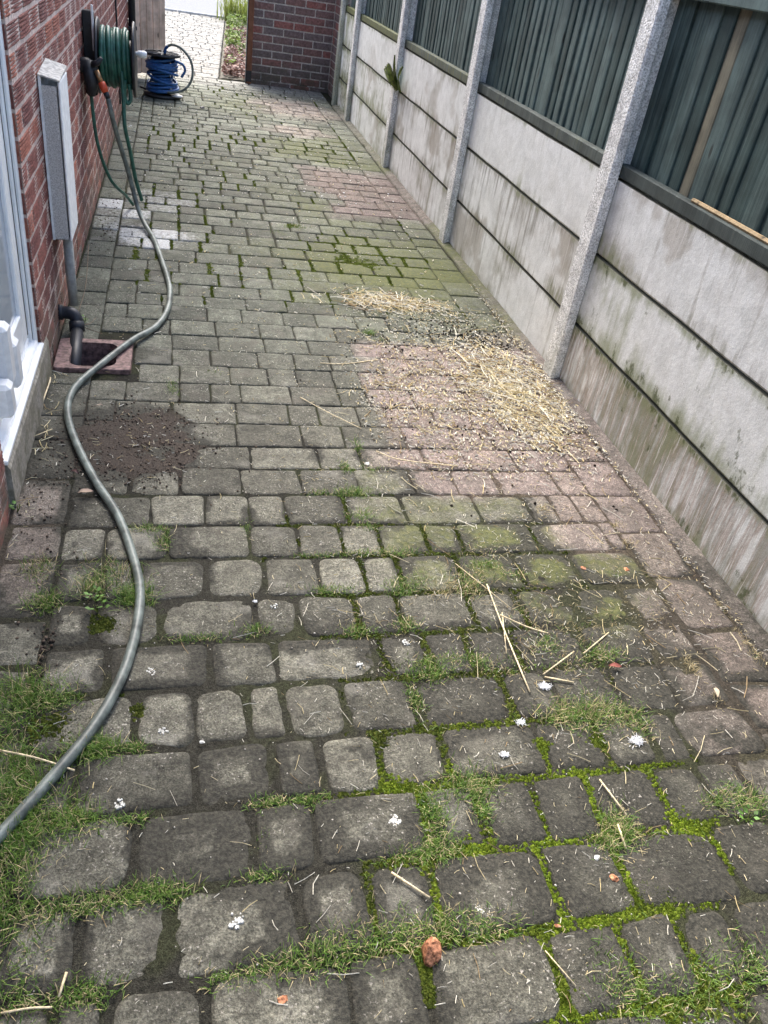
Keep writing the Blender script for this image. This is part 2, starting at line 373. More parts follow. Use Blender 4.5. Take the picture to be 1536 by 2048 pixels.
M_GROUND = simple('far_ground', (.16, .15, .12), .95, .2, .3, 8, bump=.6)
M_RENDER = simple('house_mass', (.24, .11, .085), .9, .2, .2, 10)
M_WALLCAP = simple('paint_white_plastic', (.78, .79, .80), .35, .45, .08, 40)
k = Mat('rough_cement_face', .95, .2); _p = k.pos(); _v = k.noise(_p, 230, 4, .7)
k.base(k.mix(k.rng(_v, .35, .65), (.50, .49, .47), (.86, .855, .84))); k.bump(_v, 1., .008); M_ROUGHW = k.m
k = Mat('window_glass', .05, .5); k.base((.35, .40, .46)); M_GLASS = k.m

# ------------------------------------------------------------------ dimensions
WX = -0.4765          # house wall face
FX = 1.663            # face of the gravel boards
PY0, PITCHY = 3.0143, 1.8775
GATEY = 10.30
XL, XR, XB = -0.325, 1.432, 1.610

# ------------------------------------------------------------------ ground colour zones
def blob(x, y, cx, cy, rx, ry, soft=.5, seed=0, amp=.35):
    d = np.hypot((x-cx)/rx, (y-cy)/ry)+(fbm(x, y, 9, seed)-.5)*2*amp
    return 1-sst(1-soft, 1+soft*.4, d)
def zones(x, y):
    x = np.asarray(x, float); y = np.asarray(y, float)
    n1 = fbm(x, y, 3.1, 11); n2 = fbm(x, y, 7.5, 21); wob = (n2-.5)*.16
    left1 = .72+(y-2.2)*.03
    pink = sst(0, .05, x+wob*.5-left1)*sst(0, .06, y-2.27+wob*.5)*(1-sst(0, .05, y-3.33+wob*.4))
    pink = np.maximum(pink, sst(0, .1, x+wob-.76)*sst(0, .1, y-2.02+wob)*(1-sst(0, .08, y-2.33))*.9)
    pink = np.maximum(pink, sst(0, .1, x+wob-1.16)*sst(0, .12, y-1.72+wob)*(1-sst(0, .1, y-2.1))*.75)
    pink = np.maximum(pink, sst(0, .12, x+wob*1.5-1.22)*sst(0, .15, y-.9+wob)*(1-sst(.0, .2, y-1.75))*.32)
    pink = np.maximum(pink, sst(0, .05, x-1.45+wob*.4)*(1-sst(3.3, 3.7, y))*.5)
    pink = np.maximum(pink, sst(0, .1, x+wob-.9-(5.95-y)*.1)*sst(0, .12, y-5.28+wob)*(1-sst(0, .15, y-6.5+wob))*(1-.9*blob(x, y, .93, 5.7, .2, .16, .4, 5)))
    pink = np.maximum(pink, .6*blob(x, y, 1.15, 9.0, .5, .55, .5, 31)); pink = np.maximum(pink, .5*blob(x, y, 1.05, 7.9, .32, .25, .5, 33))
    pink = np.maximum(pink, .5*(1-sst(-.36, -.33, x))*(1-sst(2.1, 2.3, y))*sst(1.55, 1.75, y))
    algae = .10+.32*sst(2.5, 3.9, y)*(1-.35*sst(6, 8, y))+.14*sst(.2, .8, x)*sst(3.0, 3.6, y)
    algae = algae+1.05*blob(x, y, 1.20, 1.70, .34, .30, .5, 41)+.60*blob(x, y, .82, 1.82, .30, .24, .6, 42)+.6*blob(x, y, .98, 2.08, .24, .07, .5, 43)+.35*blob(x, y, .65, 2.2, .1, .35, .6, 47)
    algae = algae+.3*blob(x, y, 1.2, 4.45, .45, .55, .5, 44)+.25*blob(x, y, 1.2, 7.2, .6, .6, .6, 45)+.2*blob(x, y, .3, 9.0, .7, .7, .6, 46)
    algae = algae-.3*sst(.35, -.1, x)*(1-sst(3.5, 4.5, y))
    algae = np.clip(algae*(.55+.9*n1)*(1-.93*pink), 0, 1)
    dirt = .95*blob(x, y, -.15, 2.42, .25, .29, .35, 51, .3)+.35*blob(x, y, -.35, 2.35, .2, .45, .6, 52)+.5*blob(x, y, 1.46, 3.35, .16, .08, .5, 53)
    dirt = dirt+.40*blob(x, y, .55, 1.3, .5, .24, .6, 54)+.36*blob(x, y, .3, .86, .45, .3, .6, 55)+.55*blob(x, y, 1.02, 1.48, .36, .26, .6, 56)+.42*blob(x, y, 1.2, .62, .3, .16, .6, 57)
    dirt = dirt+.3*blob(x, y, -.4, 4.85, .12, .5, .5, 58)+.22*blob(x, y, -.3, 1.15, .15, .5, .6, 59)+.26*sst(.3, 1.0, x)*(1-sst(1.1, 1.5, y))+.2*blob(x, y, 1.3, 2.75, .35, .5, .6, 60)+.7*blob(x, y, 1.33, 1.05, .05, .03, .6, 66)
    dirt = np.clip(dirt+(n2-.5)*.3+.42*sst(.50, .66, fbm(x, y, 3.7, 67))*(1-sst(2.0, 2.6, y)), 0, 1)
    wet_sheen = 1.0*blob(x, y, -.16, 4.6, .30, .24, .5, 61, .25)+.7*blob(x, y, -.38, 4.95, .16, .4, .5, 62)+.45*blob(x, y, -.1, 5.3, .3, .35, .5, 63)+.3*blob(x, y, -.25, 6.9, .2, .25, .6, 64)
    wet_sheen = np.clip(wet_sheen, 0, 1)  # mask for the pale sky sheen painted on the pavers
    return pink, algae, dirt, wet_sheen, n1
def pcolor(x, y, r):
    """base colour of a paver (r: random of this paver)"""
    x = np.asarray(x, float); y = np.asarray(y, float); pink, algae, dirt, wet_sheen, n1 = zones(x, y)
    warm = sst(3.6, 2.2, y) if False else 1-sst(2.2, 3.8, y)
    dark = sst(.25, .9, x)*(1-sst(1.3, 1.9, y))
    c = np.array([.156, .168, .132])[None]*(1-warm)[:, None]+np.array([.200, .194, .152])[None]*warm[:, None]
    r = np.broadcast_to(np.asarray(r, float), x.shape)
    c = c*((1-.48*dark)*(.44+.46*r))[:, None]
    pk = np.where((r < .5)[:, None], np.array([.262, .207, .180])[None], np.array([.225, .178, .160])[None])
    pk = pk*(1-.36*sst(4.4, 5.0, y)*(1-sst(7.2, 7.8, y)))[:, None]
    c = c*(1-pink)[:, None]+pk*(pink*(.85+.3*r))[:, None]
    c = c*(1-.10*sst(1.9, 2.6, y)*(1-sst(5.5, 7.0, y))+.42*sst(6.4, 8.6, y))[:, None]  # far end lightened: glare near the gate put into the colour
    far = sst(9.3, 10.6, y); c = c*(1-far)[:, None]+np.array([.29, .28, .25])[None]*far[:, None]  # beyond the gate: overbright daylight put into a paler colour
    return c, algae*(1-far*.6), dirt, wet_sheen
# ------------------------------------------------------------------ paving layout
rows = [-.46, -.30, -.14, .02, .18, .34, .50, .66, .83, .995, 1.152, 1.315, 1.47, 1.63, 1.80, 1.955, 2.117, 2.271, 2.414, 2.569, 2.724, 2.875, 3.029, 3.181, 3.325, 3.478, 3.637, 3.775, 3.925, 4.08, 4.235, 4.41, 4.575, 4.74, 4.90, 5.08]
while rows[-1] < 17.0: rows.append(rows[-1]+.157)
px_joints = {   # photograph pixels of the cross joints that can be made out in the nearest rows
 .50: [(110, 2030), (212, 2020), (412, 2010), (700, 1990), (850, 1950), (1108, 1930), (1255, 1900), (1368, 1880), (1470, 1850)],
 .66: [(158, 1900), (335, 1870), (600, 1810), (748, 1830), (868, 1770), (1105, 1770), (1250, 1750), (1455, 1720)],
 .83: [(268, 1710), (508, 1670), (632, 1670), (855, 1640), (972, 1650), (1075, 1610), (1185, 1600), (1327, 1590), (1417, 1577), (1485, 1550)],
 .995: [(150, 1560), (390, 1550), (545, 1530), (642, 1530), (760, 1530), (892, 1510), (1085, 1500), (1204, 1483), (1314, 1500), (1351, 1450)],
 1.152: [(60, 1440), (275, 1440), (390, 1430), (495, 1430), (570, 1420), (690, 1420), (828, 1400), (1015, 1390), (1115, 1390), (1235, 1380)],
 1.315: [(72, 1330), (213, 1340), (420, 1320), (550, 1310), (765, 1310), (855, 1300), (935, 1290), (1025, 1280), (1160, 1270), (1280, 1260)],
 1.47: [(190, 1245), (322, 1240), (512, 1230), (597, 1230), (712, 1220), (795, 1215), (945, 1220), (1040, 1210), (1148, 1200), (1330, 1190)],
 1.63: [(205, 1170), (275, 1160), (413, 1150), (530, 1150), (638, 1150), (725, 1140), (800, 1140), (920, 1140), (1040, 1140), (1155, 1140), (1265, 1130)],
 1.80: [(212, 1090), (335, 1080), (497, 1075), (597, 1080), (680, 1075), (757, 1070), (848, 1065), (915, 1065), (1060, 1060), (1205, 1060)],
 1.955: [(302, 1010), (412, 1030), (500, 1030), (570, 1020), (690, 1010), (805, 1010), (950, 1010), (1055, 1010), (1105, 1010), (1150, 1010)],
}
GUL = (-.472, -.180, 2.935, 3.215)
layout = []; vj = []; hj = []          # pavers (x0,x1,y0,y1), vertical joints (x,y0,y1), horizontal joints
lr = random.Random(3)
for i in range(len(rows)-1):
    y0, y1 = rows[i], rows[i+1]; key = round(y0, 3)
    xl, xr = XL, XR
    if y0 > GATEY-.1: xl, xr = -2.2, .46+(y0-10.5)*.057
    if key in px_joints: xs = [at(u, v)[0] for u, v in px_joints[key]]
    else:
        xs = []; x = xl+lr.choice([.10, .13, .17])
        while x < xr-.07: xs.append(x); x += lr.choice([.115, .155, .155, .195, .195, .235])
    xs = [xl]+[x for x in xs if xl+.05 < x < xr-.05]+[xr]
    full = [xs[0]]
    for a, b in zip(xs, xs[1:]):
        g = b-a
        if g > .29:
            m = int(math.ceil(g/.24))
            for q in range(1, m): full.append(a+g*q/m+lr.uniform(-.02, .02))
        full.append(b)
    for a, b in zip(full, full[1:]):
        A, B = a, b
        if y1 > GUL[2]+.01 and y0 < GUL[3]-.02 and A < GUL[1]:
            if B < GUL[1]+.035: continue
            A = GUL[1]+.004
        layout.append((A, B, y0, y1, 0)); vj.append((B, y0, y1))
    hj.append((xl, xr, y0))
for sx0, sx1, seed in ((WX+.004, XL, 1), (XR, XB, 2)):       # border courses laid lengthways
    y = -.46; q = random.Random(seed)
    while y < GATEY-.15:
        L = q.choice([.16, .20, .215, .235]); y2 = y+L
        if seed == 1 and y < GUL[2] < y2+.06: y2 = GUL[2]-.006
        if seed == 1 and GUL[2]-.01 <= y < GUL[3]: y = GUL[3]+.006; continue
        layout.append((sx0, sx1, y, y2, 1)); hj.append((sx0, sx1, y)); y = y2
    vj.append((sx0 if seed == 2 else sx1, 0, GATEY))

def paver(x0, x1, y0, y1, border, detail, seed):
    q = random.Random(seed); r = q.random(); g = (.0045+q.random()*.0035)*(1-.62*float(sst(1.5, 2.2, (y0+y1)/2)))
    if border: g *= .7
    cx, cy = (x0+x1)/2, (y0+y1)/2; hx, hy = (x1-x0)/2-g, (y1-y0)/2-g
    near = 1-sst(1.5, 2.6, cy)
    cr = min(hx, hy)*((.10+.36*q.random()**1.5)*float(near)+.08+.08*q.random())*(1 if not border else .5)
    nc = 4 if detail else 2
    jk = .006*(.35+.65*float(near)); jit = [(q.uniform(-1, 1)*jk, q.uniform(-1, 1)*jk) for _ in range(4)]
    ang = q.uniform(-.018, .018)*(.3+.7*float(near))
    out = []
    for c, (sx, sy) in enumerate(((1, 1), (-1, 1), (-1, -1), (1, -1))):
        for k in range(nc+1):
            t = (c*90+90*k/nc)*math.pi/180
            px = sx*(hx-cr)+cr*math.cos(t)+jit[c][0]; py = sy*(hy-cr)+cr*math.sin(t)+jit[c][1]
            out.append((px, py))
        if detail:
            nx_, ny_ = [(-1, 1), (-1, -1), (1, -1), (1, 1)][c]
            a = out[-1]; b = (nx_*(hx-cr) if c % 2 == 1 else -hx, ny_*(hy-cr) if c % 2 == 0 else -hy)
    O = np.array(out); d = np.roll(O, -1, 0)-O
    if detail:   # split long sides
        N = []
        for i in range(len(O)):
            N.append(O[i]); L = np.hypot(*d[i]); m = int(L/.035)
            for k in range(1, m+1): N.append(O[i]+d[i]*k/(m+1)+np.array([q.uniform(-1, 1), q.uniform(-1, 1)])*.0018)
        O = np.array(N)
    n = len(O); ca, sa = math.cos(ang), math.sin(ang)
    ins = [(0, -.05), (0, -.0085), (.004, -.0032), (.012, -.0008), (.036, .0)] if detail else [(0, -.03), (.004, -.004), (.016, 0)]
    tilt = (q.uniform(-1, 1)*.03, q.uniform(-1, 1)*.03); dz = q.uniform(-1, 1)*.0026-(.001 if border else 0)
    V = []; E = []
    L = np.maximum(np.hypot(O[:, 0], O[:, 1]), 1e-6)
    for s, z in ins:
        f = 1-min(s, .5*min(hx, hy)*s/.036)/min(hx, hy) if min(hx, hy) < .08 else 1-s/min(hx, hy)
        P = O*f; z = z if z < -.02 else z*(.55+.45*float(near))
        zz = np.full(n, z)+(0 if z < -.02 else 1)*(fbm(P[:, 0]+cx, P[:, 1]+cy, 30, 9)-.5)*.004*float(near)
        V.append(np.column_stack([P, zz])); E.append(np.full(n, max(0, 1-s/.050)))
    if detail:
        P = O*.33; V.append(np.column_stack([P, np.full(n, .001)])); E.append(np.zeros(n))
    V.append(np.array([[0, 0, .001]])); E.append(np.zeros(1))
    rings = len(V)-1; V = np.vstack(V); E = np.concatenate(E)
    F = []
    for i in range(rings-1):
        for k in range(n): F.append((i*n+k, i*n+(k+1) % n, (i+1)*n+(k+1) % n, (i+1)*n+k))
    for k in range(n): F.append(((rings-1)*n+k, (rings-1)*n+(k+1) % n, rings*n))
    V[:, 2] += V[:, 0]*tilt[0]*.4+V[:, 1]*tilt[1]*.4+dz
    X = V[:, 0]*ca-V[:, 1]*sa; Y = V[:, 0]*sa+V[:, 1]*ca; V[:, 0] = X; V[:, 1] = Y
    return V, F, E, r, float(near), q.random(), q.random(), q.uniform(-1, 1), (cx, cy)
def finish(items):
    """colours for many pavers at once"""
    cnt = [len(i[0]) for i in items]; idx = np.repeat(np.arange(len(items)), cnt)
    cen = np.array([i[8] for i in items]); loc = np.vstack([i[0] for i in items]); E = np.concatenate([i[2] for i in items])
    r = np.array([i[3] for i in items]); near = np.array([i[4] for i in items]); q1 = np.array([i[5] for i in items]); q2 = np.array([i[6] for i in items]); q3 = np.array([i[7] for i in items])
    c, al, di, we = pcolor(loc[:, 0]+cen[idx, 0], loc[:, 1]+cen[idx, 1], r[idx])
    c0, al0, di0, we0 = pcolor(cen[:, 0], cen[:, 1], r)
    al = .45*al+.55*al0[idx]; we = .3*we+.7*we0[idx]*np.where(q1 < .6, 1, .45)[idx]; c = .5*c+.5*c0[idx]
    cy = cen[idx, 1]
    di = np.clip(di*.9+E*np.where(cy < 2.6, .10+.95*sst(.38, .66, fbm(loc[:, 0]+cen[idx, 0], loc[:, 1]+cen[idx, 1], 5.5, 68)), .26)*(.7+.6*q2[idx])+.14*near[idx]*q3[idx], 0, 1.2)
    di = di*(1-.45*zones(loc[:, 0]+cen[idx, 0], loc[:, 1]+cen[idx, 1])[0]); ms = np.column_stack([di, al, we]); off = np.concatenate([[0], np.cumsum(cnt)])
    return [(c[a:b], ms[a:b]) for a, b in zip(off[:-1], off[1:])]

# bed of soil and grit under the pavers
def build_bed():
    xs = np.linspace(WX-.02, FX+.03, 130); ys = np.concatenate([np.arange(-.5, 3.3, .018), np.arange(3.3, GATEY+.05, .05)])
    X, Y = np.meshgrid(xs, ys); x, y = X.ravel(), Y.ravel()
    near = 1-sst(2.0, 3.6, y)
    z = -.0082+near*.0030+(fbm(x, y, 38, 71)-.5)*.008*(.35+.65*near)
    z = z+.0062*blob(x, y, -.15, 2.42, .22, .26, .5, 51, .3)*(.4+1.2*fbm(x, y, 25, 4))
    z = z+.006*blob(x, y, 1.25, 1.5, .3, .35, .7, 72)*fbm(x, y, 14, 6)
    pink, al, di, we, n1 = zones(x, y)
    m = sst(.45, .7, fbm(x, y, 11, 81)+.25*al)
    c = np.array([.041, .039, .030])[None]*(1-.45*sst(1.7, 2.3, y))[:, None]
    c = c*(1-.55*m)[:, None]+np.array([.045, .052, .020])[None]*.55*m[:, None]
    c = c*(1-.8*pink)[:, None]+np.array([.13, .10, .078])[None]*.8*pink[:, None]
    bd_ = blob(x, y, -.15, 2.42, .25, .29, .4, 51, .3); c = c*(1-bd_)[:, None]+np.array([.072, .059, .049])[None]*bd_[:, None]
    ny, nx = X.shape; F = []
    I = np.arange(ny*nx).reshape(ny, nx)
    Q = np.stack([I[:-1, :-1], I[:-1, 1:], I[1:, 1:], I[1:, :-1]], -1).reshape(-1, 4)
    mx = x[Q].mean(1); my = y[Q].mean(1)
    keep = ~((mx < GUL[1]-.02) & (my > GUL[2]+.02) & (my < GUL[3]-.02))
    me = mesh('path', np.column_stack([x, y, z]), Q[keep], M_SOIL, c, True)
    return tag(obj('path', me), kind='structure')
path = build_bed()
def order(p):
    return (p[2]+p[3])/2 if p[2] > .3 else 100+p[2]
layout.sort(key=order)
items = []; single = []
for i, (x0, x1, y0, y1, bd) in enumerate(layout):
    one = i < 300 and y0 > .3; single.append(one)
    items.append(paver(x0, x1, y0, y1, bd, one, i))
Vs, Fs, Cs, Ms = [], [], [], []; b = 0
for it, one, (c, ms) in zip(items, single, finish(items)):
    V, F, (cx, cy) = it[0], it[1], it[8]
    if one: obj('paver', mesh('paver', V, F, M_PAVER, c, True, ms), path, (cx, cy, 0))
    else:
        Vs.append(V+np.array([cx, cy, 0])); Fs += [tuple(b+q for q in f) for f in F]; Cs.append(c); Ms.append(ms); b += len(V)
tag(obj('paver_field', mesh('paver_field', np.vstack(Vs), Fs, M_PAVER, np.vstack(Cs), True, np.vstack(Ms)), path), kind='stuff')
# mortar haunch between paving and fence
def haunch():
    ys = np.arange(-.45, 9.45, .03); V = []; F = []
    prof = [(XB+.003, -.02), (XB+.004, .0), (XB+.012, .007), (XB+.032, .011), (FX-.004, .017), (FX+.02, .017)]
    for y in ys:
        for k, (x, z) in enumerate(prof):
            n = float(fbm(np.array([y]), np.array([k*.7]), 9, 5)[0])-.5
            V.append((x+n*.024*(k < 3), y, z+n*.014*(k > 0)))
    m = len(prof)
    for i in range(len(ys)-1):
        for k in range(m-1): F.append((i*m+k, (i+1)*m+k, (i+1)*m+k+1, i*m+k+1))
    V = np.array(V)
    c, al, di, we = pcolor(V[:, 0], V[:, 1], .7); c = c*.4+np.array([.155, .138, .118])*.6
    return tag(obj('mortar_edging', mesh('mortar_edging', V, [f[::-1] for f in F], M_PAVER, c, True, np.column_stack([np.clip(di*.6+.40, 0, 1), al*.9+.12, we*0])), path))
haunch()
# land beyond
g = MB()
for x0, x1, y0, y1 in ((-80, 80, GATEY+.05, 120), (-80, WX-.02, -40, GATEY+.05), (FX+.03, 80, -40, GATEY+.05), (WX-.02, FX+.03, -40, -.5)):
    g.add([(x0, y0, -.06), (x1, y0, -.06), (x1, y1, -.06), (x0, y1, -.06)], [(0, 1, 2, 3)])
tag(g.build('ground', M_GROUND), kind='structure')
kerb = tag(MB().box(-40, 40, 17.12, 17.16, -.05, .0, .0).build('pavement_edge', M_KERB), kind='structure')
for i in range(-12, 14):
    MB().box(i*.915+.004, (i+1)*.915-.004, 17.0, 17.118, -.05, .035+.004*random.random(), .012).build('kerb_stone', M_KERB, kerb)
tag(MB().add([(-60, 17.16, -.035), (60, 17.16, -.035), (60, 24.5, -.035), (-60, 24.5, -.035)], [(0, 1, 2, 3)]).build('road', M_ROAD), kind='structure')
tag(MB().add([(-60, 24.5, .03), (60, 24.5, .03), (60, 28, .03), (-60, 28, .03)], [(0, 1, 2, 3)]).build('pavement', M_KERB), kind='structure')

# ------------------------------------------------------------------ house
house = tag(empty('brick_house', (WX-.11, 5.5, 0)), 'red ribbed brick house wall along the left of the path', 'house')
def under(o, p):           # parent without moving
    o.parent = p; o.matrix_parent_inverse = Matrix.Translation(-Vector(p.location)); return o
def part(mb, name, mat, p, smooth=False): return under(mb.build(name, mat, None, smooth), p)
CH, BL, BD = .0785, .228, .20         # course height, brick pitch
HY1 = 9.62; DY0, DY1 = 2.05, 2.84      # end of house, door opening
def ribbed_brick(L, seed):
    """brick with rusticated face towards +X: rows of grooves"""
    q = random.Random(seed); h = CH-.0125; zs = []; n = 6
    for k in range(n):
        a = h*k/n; zs += [(a+.0005, -.0034), (a+h/n*.4, .0), (a+h/n*.75, .0)]
    zs += [(h, -.004)]
    V = []; F = []
    cols_ = 4
    for j in range(cols_):
        y = .0+L*j/(cols_-1)
        e = -.0025 if j in (0, cols_-1) else 0
        for z, x in zs: V.append((x+e+q.uniform(-1, 1)*.0012, y, z))
    m = len(zs)
    for j in range(cols_-1):
        for k in range(m-1): F.append((j*m+k, (j+1)*m+k, (j+1)*m+k+1, j*m+k+1))
    b = len(V)
    V += [(-.10, 0, 0), (-.10, 0, h), (-.10, L, 0), (-.10, L, h)]
    F += [tuple([b]+list(range(m))+[b+1])] if False else [(b, 0, m-1, b+1), (b+2, b+3, cols_*m-1, (cols_-1)*m)]
    F += [(b+1, m-1, cols_*m-1, b+3), (b, b+2, (cols_-1)*m, 0)]
    return V, F
def simple_cols(n, r): return np.column_stack([np.full(n, r), np.zeros(n), np.zeros(n)])
variants = {}
def brick_mesh(L, s):
    k = (round(L, 3), s)
    if k not in variants:
        V, F = ribbed_brick(L, s); variants[k] = mesh('brick', V, F, M_BRICK, simple_cols(len(V), s*.13))
    return variants[k]
blist = []
for c in range(20):
    z = c*CH-.02; off = 0 if c % 2 == 0 else BL/2
    y = DY1
    if off: blist.append((y, BL/2-.010, z)); y += BL/2
    while y < HY1-.05:
        blist.append((y, BL-.010, z)); y += BL
    y = DY0                                  # short return of wall nearer than the door
    if c > -1:
        y -= BL if not off else BL/2
        if off: blist.append((y, BL/2-.010, z)); y -= BL
        while y > 1.2: blist.append((y, BL-.010, z)); y -= BL
blist.sort(key=lambda t: math.hypot(t[0], 1.2-t[2]) if t[0] > 2.5 else 3.2+abs(t[0]-2))
rv, rf, rc = [], [], []; nb = 0
for i, (y, L, z) in enumerate(blist):
    s = random.randrange(5)
    if i < 300:
        o = obj('brick', brick_mesh(L, s)); o.location = (WX+random.uniform(-.002, .001), y, z); under(o, house)
    else:
        V, F = ribbed_brick(L, s); V = np.array(V)+np.array([WX, y, z]); rv.append(V); rf += [tuple(nb+q for q in f) for f in F]
        rc.append(simple_cols(len(V), random.random())); nb += len(V)
o = tag(obj('far_brickwork', mesh('far_brickwork', np.vstack(rv), rf, M_BRICK, np.vstack(rc))), kind='stuff'); under(o, house)
part(MB().box(WX-.11, WX-.0042, DY1+.004, HY1, -.2, 20*CH-.02), 'mortar_backing', M_MORTAR, house)
part(MB().box(WX-.11, WX-.0042, -3.0, DY0-.004, -.2, 20*CH-.02), 'mortar_backing', M_MORTAR, house)
k = Mat('upper_brickwork', .9, .25); bt = k.n('ShaderNodeTexBrick'); k.set(bt.inputs['Vector'], k.scl(k.objc(), (1, 1, 1)))
sw = k.n('ShaderNodeCombineXYZ'); q3 = k.xyz(k.pos()); k.set(sw.inputs[0], q3[1]); k.set(sw.inputs[1], q3[2]); k.set(bt.inputs['Vector'], sw.outputs[0])
bt.inputs['Scale'].default_value = 1.0; bt.inputs['Brick Width'].default_value = BL; bt.inputs['Row Height'].default_value = CH; bt.inputs['Mortar Size'].default_value = .006
bt.inputs['Color1'].default_value = (.27, .085, .058, 1); bt.inputs['Color2'].default_value = (.2, .06, .045, 1); bt.inputs['Mortar'].default_value = (.5, .4, .35, 1)
k.base(bt.outputs[0]); k.bump(bt.outputs['Fac'], -.4, .004); M_UPPER = k.m
part(MB().box(WX-6, WX, DY1, HY1, 20*CH-.018, 2.5), 'unseen_upper_wall', M_UPPER, house)  # out of view, built for the light; kept low to brighten the fence
part(MB().box(WX-6, WX, -3.0, DY0, 20*CH-.018, 2.5), 'unseen_upper_wall', M_UPPER, house)
part(MB().box(WX-6, WX, DY0+.002, DY1-.002, 2.15, 2.5), 'unseen_upper_wall', M_UPPER, house)
part(MB().box(WX-6, WX-.112, -3.0, HY1, -.2, 20*CH-.02), 'inner_wall', M_RENDER, house)
rf_ = MB(); rf_.add([(WX+.15, -3.3, 2.42), (WX+.15, HY1+.3, 2.42), (WX-3, HY1+.3, 3.9), (WX-3, -3.3, 3.9), (WX-6.2, -3.3, 2.42), (WX-6.2, HY1+.3, 2.42),
     (WX+.15, -3.3, 2.52), (WX+.15, HY1+.3, 2.52), (WX-3, HY1+.3, 4.02), (WX-3, -3.3, 4.02), (WX-6.2, -3.3, 2.52), (WX-6.2, HY1+.3, 2.52)],
    [(0, 3, 2, 1), (3, 4, 5, 2), (6, 7, 8, 9), (9, 8, 11, 10), (0, 1, 7, 6), (4, 10, 11, 5), (0, 6, 9, 3), (3, 9, 10, 4), (1, 2, 8, 7), (2, 5, 11, 8)])
part(rf_, 'unseen_roof', M_RENDER, house)  # out of view; low eaves shaped so skylight reaches the fence
# concrete step under the door
pl = MB(); n_ = 26
for i in range(n_+1):
    y = DY0+.005+(2.93-DY0-.005)*i/n_; a = float(fbm(np.array([y]), np.array([1.]), 14, 3)[0])-.5
    pl.v += [(WX+.010+a*.006, y, -.05), (WX+.009+a*.006, y, .128+a*.012), (WX+.001, y, .143+a*.006), (WX-.10, y, .143)]
for i in range(n_):
    for j in range(3): pl.f.append((i*4+j, (i+1)*4+j, (i+1)*4+j+1, i*4+j+1))
pl.f += [(0, 1, 2, 3), (n_*4+3, n_*4+2, n_*4+1, n_*4)]
part(pl, 'concrete_step', M_PCON, house)
# white plastic door: frame, threshold, leaf, glass and stepped white blocks
fx = WX-.013
def frame_box(x0, x1, y0, y1, z0, z1, b=.004): return MB().box(x0, x1, y0, y1, z0, z1, b)
door = part(frame_box(fx-.055, fx-.035, DY0+.06, DY1-.06, .22, 2.08, .003), 'door', M_UPVC, house)
def sub(mb, name, mat, smooth=False):
    o = mb.build(name, mat, None, smooth); o.parent = door; return o
jm = MB().box(fx-.07, fx, DY1-.030, DY1-.004, .150, 2.14, .004).box(fx-.07, fx-.012, DY1-.048, DY1-.0305, .165, 2.12, .004).box(fx-.07, fx-.026, DY1-.062, DY1-.0485, .19, 2.1, .003)
sub(jm, 'door_jamb', M_UPVC)
jm = MB().box(fx-.07, fx, DY0+.004, DY0+.030, .150, 2.14, .004).box(fx-.07, fx-.012, DY0+.0305, DY0+.05, .165, 2.12, .004)
sub(jm, 'door_jamb', M_UPVC)
sub(MB().box(fx-.07, fx, DY0+.0305, DY1-.0305, 2.1205, 2.145, .004), 'door_head', M_UPVC)
th = MB().box(fx-.07, fx+.018, DY0+.0, DY1-.0, .1445, .160, .003).box(fx-.07, fx+.002, DY0+.0305, DY1-.0305, .1605, .182, .004).box(fx-.07, fx-.020, DY0+.05, DY1-.063, .1825, .206, .004)
sub(th, 'threshold', M_UPVC)
sub(MB().box(fx-.033, fx-.030, DY1-.068, DY1-.0625, .21, 2.09).box(fx-.033, fx-.030, DY0+.10, DY1-.068, .21, .216), 'rubber_seal', M_SEAL)
lf = MB().box(fx-.0345, fx-.018, DY1-.165, DY1-.070, .216, 2.09, .004).box(fx-.0345, fx-.018, DY0+.06, DY1-.1655, .216, .33, .004)
sub(lf, 'leaf_frame', M_UPVC)
sub(MB().box(fx-.0258, fx-.0248, DY1-.0605, DY1-.0545, .20, 2.09).box(fx-.0178, fx-.0168, DY1-.088, DY1-.080, .225, 2.08).box(fx-.0118, fx-.0108, DY1-.036, DY1-.0325, .185, 2.1), 'gasket', M_SEAL)
sub(MB().box(fx-.0345, fx-.030, DY0+.06, DY1-.166, .331, 2.08), 'glass_pane', M_GLASS)
for a, (y0, y1, z0, z1, xo) in enumerate(((2.335, 2.405, .235, .385, .022), (2.25, 2.318, .29, .47, .020), (2.17, 2.235, .225, .33, .026))):
    sub(MB().box(fx-.0295, fx+xo, y0, y1, z0, z1, .012), 'hinge_block', M_WALLCAP)

# ------------------------------------------------------------------ things on the house wall
cab = tag(empty('boxed_meter_cover', (WX, 3.44, .37)), 'tall white painted box fixed to the red brick wall above the drain', 'wall box')
bx0, bx1, by0, by1, bz0 = WX+.0015, WX+.066, 3.325, 3.555, .372
t = MB(); t.add([(bx0, by0, bz0), (bx1, by0, bz0), (bx1, by1, bz0), (bx0, by1, bz0), (bx0, by0, .945), (bx1-.003, by0, .932), (bx1-.003, by1, .945), (bx0, by1, .96)],
    [(0, 3, 2, 1), (3, 7, 6, 2), (0, 4, 7, 3), (4, 5, 6, 7)])
part(t, 'box_body', M_WHITE, cab)
part(MB().box(bx0+.008, bx1-.007, by0-.004, by0+.01, bz0+.004, .915), 'rough_end', M_ROUGHW, cab)
part(MB().box(bx0-.001, bx0+.0078, by0-.007, by0+.011, bz0, .944), 'end_batten', M_WHITE, cab)
part(MB().box(bx1-.0015, bx1+.005, by0-.007, by1, bz0, .93, .002), 'front_panel', M_WHITE, cab)
